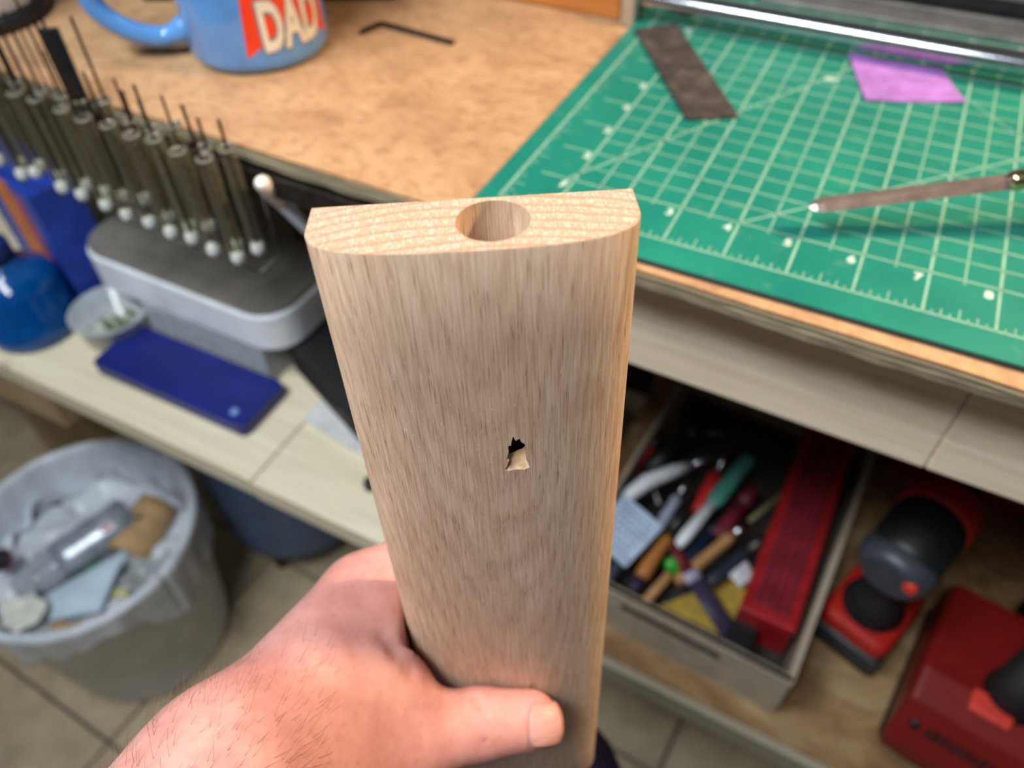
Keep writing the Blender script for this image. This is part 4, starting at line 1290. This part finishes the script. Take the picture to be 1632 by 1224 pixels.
MB().along(pd_ * 0.80 + Vector((0.30, -0.72, 0.62)), pd_ * 0.93 + Vector((0.30, -0.72, 0.62)), [(0, 0.12), (0.3, 0.2), (0.7, 0.2), (1, 0.12)], 12, 0, 0.5, up=(0.3, -0.7, 0.6)).build('red_spot', plain('red_spot', (206, 52, 40), 0.4), pet)
MB().along(pd_ * -0.06, pd_ * 0.02, [(0, 0.4), (1, 0.42)], 16).build('cap', white_pl, pet)
def crumple(name, label, cat, c, su, sv, col, seed, rz, amp=0.25, rough=0.7, tilt=(0.2, 0.1), mat=None):
    r = random.Random(seed)
    ph = [r.uniform(0, 6) for _ in range(6)]
    def fn(u, v):
        x, y = (u - 0.5) * su, (v - 0.5) * sv
        z = amp * (math.sin(2.3 * x + ph[0] + 0.8 * y) * 0.5 + 0.35 * math.sin(3.7 * y + ph[1]) + 0.2 * math.sin(6 * x - 4 * y + ph[2]))
        return Vector((x + 0.12 * math.sin(5 * y + ph[3]), y + 0.12 * math.sin(4 * x + ph[4]), z + tilt[0] * x + tilt[1] * y))
    o = MB().sheet(fn, 14, 14, 0.025).build(name, mat or plain(name + '_paper', col, rough, 0, 0.07, 1.5))
    place(o, tuple(c), rz)
    return tag(o, label, cat)
def curl(u, v):
    a = -0.3 + 2.6 * u
    return Vector((0.95 * math.cos(a), 2.9 * (v - 0.5), 0.95 * math.sin(a)))
cbm = plain('brown_cardboard', (188, 152, 108), 0.8, 0, 0.08, 1.5)
o = thing('cardboard_curl', 'curled brown cardboard piece against the right side of the bin', 'cardboard', tuple(at(226, 848, TZ - 0.3)), math.radians(14))
MB().sheet(curl, 14, 4, 0.08).build('sheet', cbm, o)
MB().lathe([(0.16, 0), (0.16, 0.03), (0.02, 0.035)], 14, M=Matrix.Translation((0.15, 0.2, 0.98))).build('brown_mark', plain('brown_mark', (112, 84, 58), 0.8), o)
crumple('white_paper', 'cream white paper sheet at the front left of the bin', 'paper', at(36, 972, TZ + 0.15), 2.3, 1.6, (226, 224, 214), 2, -0.3, 0.15)
tri = [at(72, 948, TZ), at(205, 872, TZ + 0.5), at(160, 975, TZ), at(80, 990, TZ - 0.1)]
cc = sum(tri, Vector()) / 4
def fold(u, v):
    p = (tri[0] * (1 - u) + tri[1] * u) * (1 - v) + (tri[3] * (1 - u) + tri[2] * u) * v
    return p - cc + Vector((0, 0, 0.22 * math.sin(3 * u) * math.sin(3.1 * v)))
o = MB().sheet(fold, 10, 10, 0.03).build('pale_blue_paper', plain('pale_blue_paper', (196, 214, 230), 0.6, 0, 0.05, 1))
place(o, tuple(cc))
tag(o, 'pale blue folded paper wedge in the front of the bin', 'paper')
crumple('clear_wrapper', 'crumpled clear wrapper beside the cardboard curl in the bin', 'wrapper', at(232, 915, TZ - 0.2), 2.0, 1.8, (190, 196, 200), 5, 0.4, 0.5, 0.15, mat=clear('wrapper_film', (200, 204, 206), 0.5, 0.1, 0.6))
crumple('green_wrapper', 'small green wrapper poking out below the crushed bottle', 'wrapper', at(142, 906, TZ - 0.1), 0.9, 0.4, (48, 140, 92), 6, 0.5, 0.1)
crumple('yellow_paper', 'small yellowish paper strip below the clear wrapper in the bin', 'paper', at(188, 946, TZ - 0.3), 1.2, 0.5, (206, 200, 150), 8, 0.2, 0.15)
crumple('tan_card', 'tan card strip along the front edge inside the bin', 'card', at(112, 1002, TZ - 0.5), 2.6, 0.6, (196, 160, 120), 9, 0.1, 0.1)
crumple('white_bag_scrap', 'crumpled white plastic bag at the left edge of the bin', 'bag', at(5, 830, TZ - 0.6), 3.0, 3.0, (214, 220, 228), 12, 0.1, 0.6, 0.4)
o = thing('black_puck', 'round black disc lying left of the crushed bottle in the bin', 'disc', tuple(at(6, 892, TZ + 0.3)))
MB().lathe([(0.42, 0), (0.5, 0.04), (0.5, 0.3), (0.42, 0.36), (0.02, 0.36)], 24, M=Matrix.Rotation(0.6, 4, 'X')).build('lid', black_pl, o)
MB().lathe([(0.52, 0.0), (0.52, 0.07)], 24, M=Matrix.Rotation(0.6, 4, 'X')).build('ring', plain('magenta_ring', (160, 60, 120), 0.5), o)
o = MB().sheet(lambda u, v: Vector((0.55 * (u - 0.5), 0.22 * (v - 0.5), 0.1 * math.sin(3 * u))), 6, 3, 0.02).build('dark_scrap', plain('dark_scrap', (70, 72, 76), 0.5))
place(o, tuple(at(90, 805, TZ + 0.55)), 0.5)
tag(o, 'small dark scrap above the crushed bottle in the bin', 'scrap')

# blue-grey drum under the side shelf
dt = thing('blue_drum', 'blue-grey plastic drum on black casters under the side shelf', 'drum', (-17.8, 7.2, FLOOR))
MB().lathe([(2.8, 1.0), (3.5, 1.1), (4.0, 1.7), (4.25, 3.0), (4.3, 12.0), (4.15, 12.6), (2.0, 12.9), (0.05, 12.95)], 48).build('body', plain('blue_grey_plastic', (88, 108, 142), 0.55, 0, 0.12, 0.7), dt)
for k in range(4):
    a = math.radians(-75 + 90 * k)
    x, y = 3.3 * math.cos(a), 3.3 * math.sin(a)
    c_ = MB()
    c_.along((x - 0.25, y, 0.55), (x + 0.25, y, 0.55), [(0, 0.45), (0.15, 0.55), (0.85, 0.55), (1, 0.45)], 18)
    c_.build('caster', black_pl, dt)
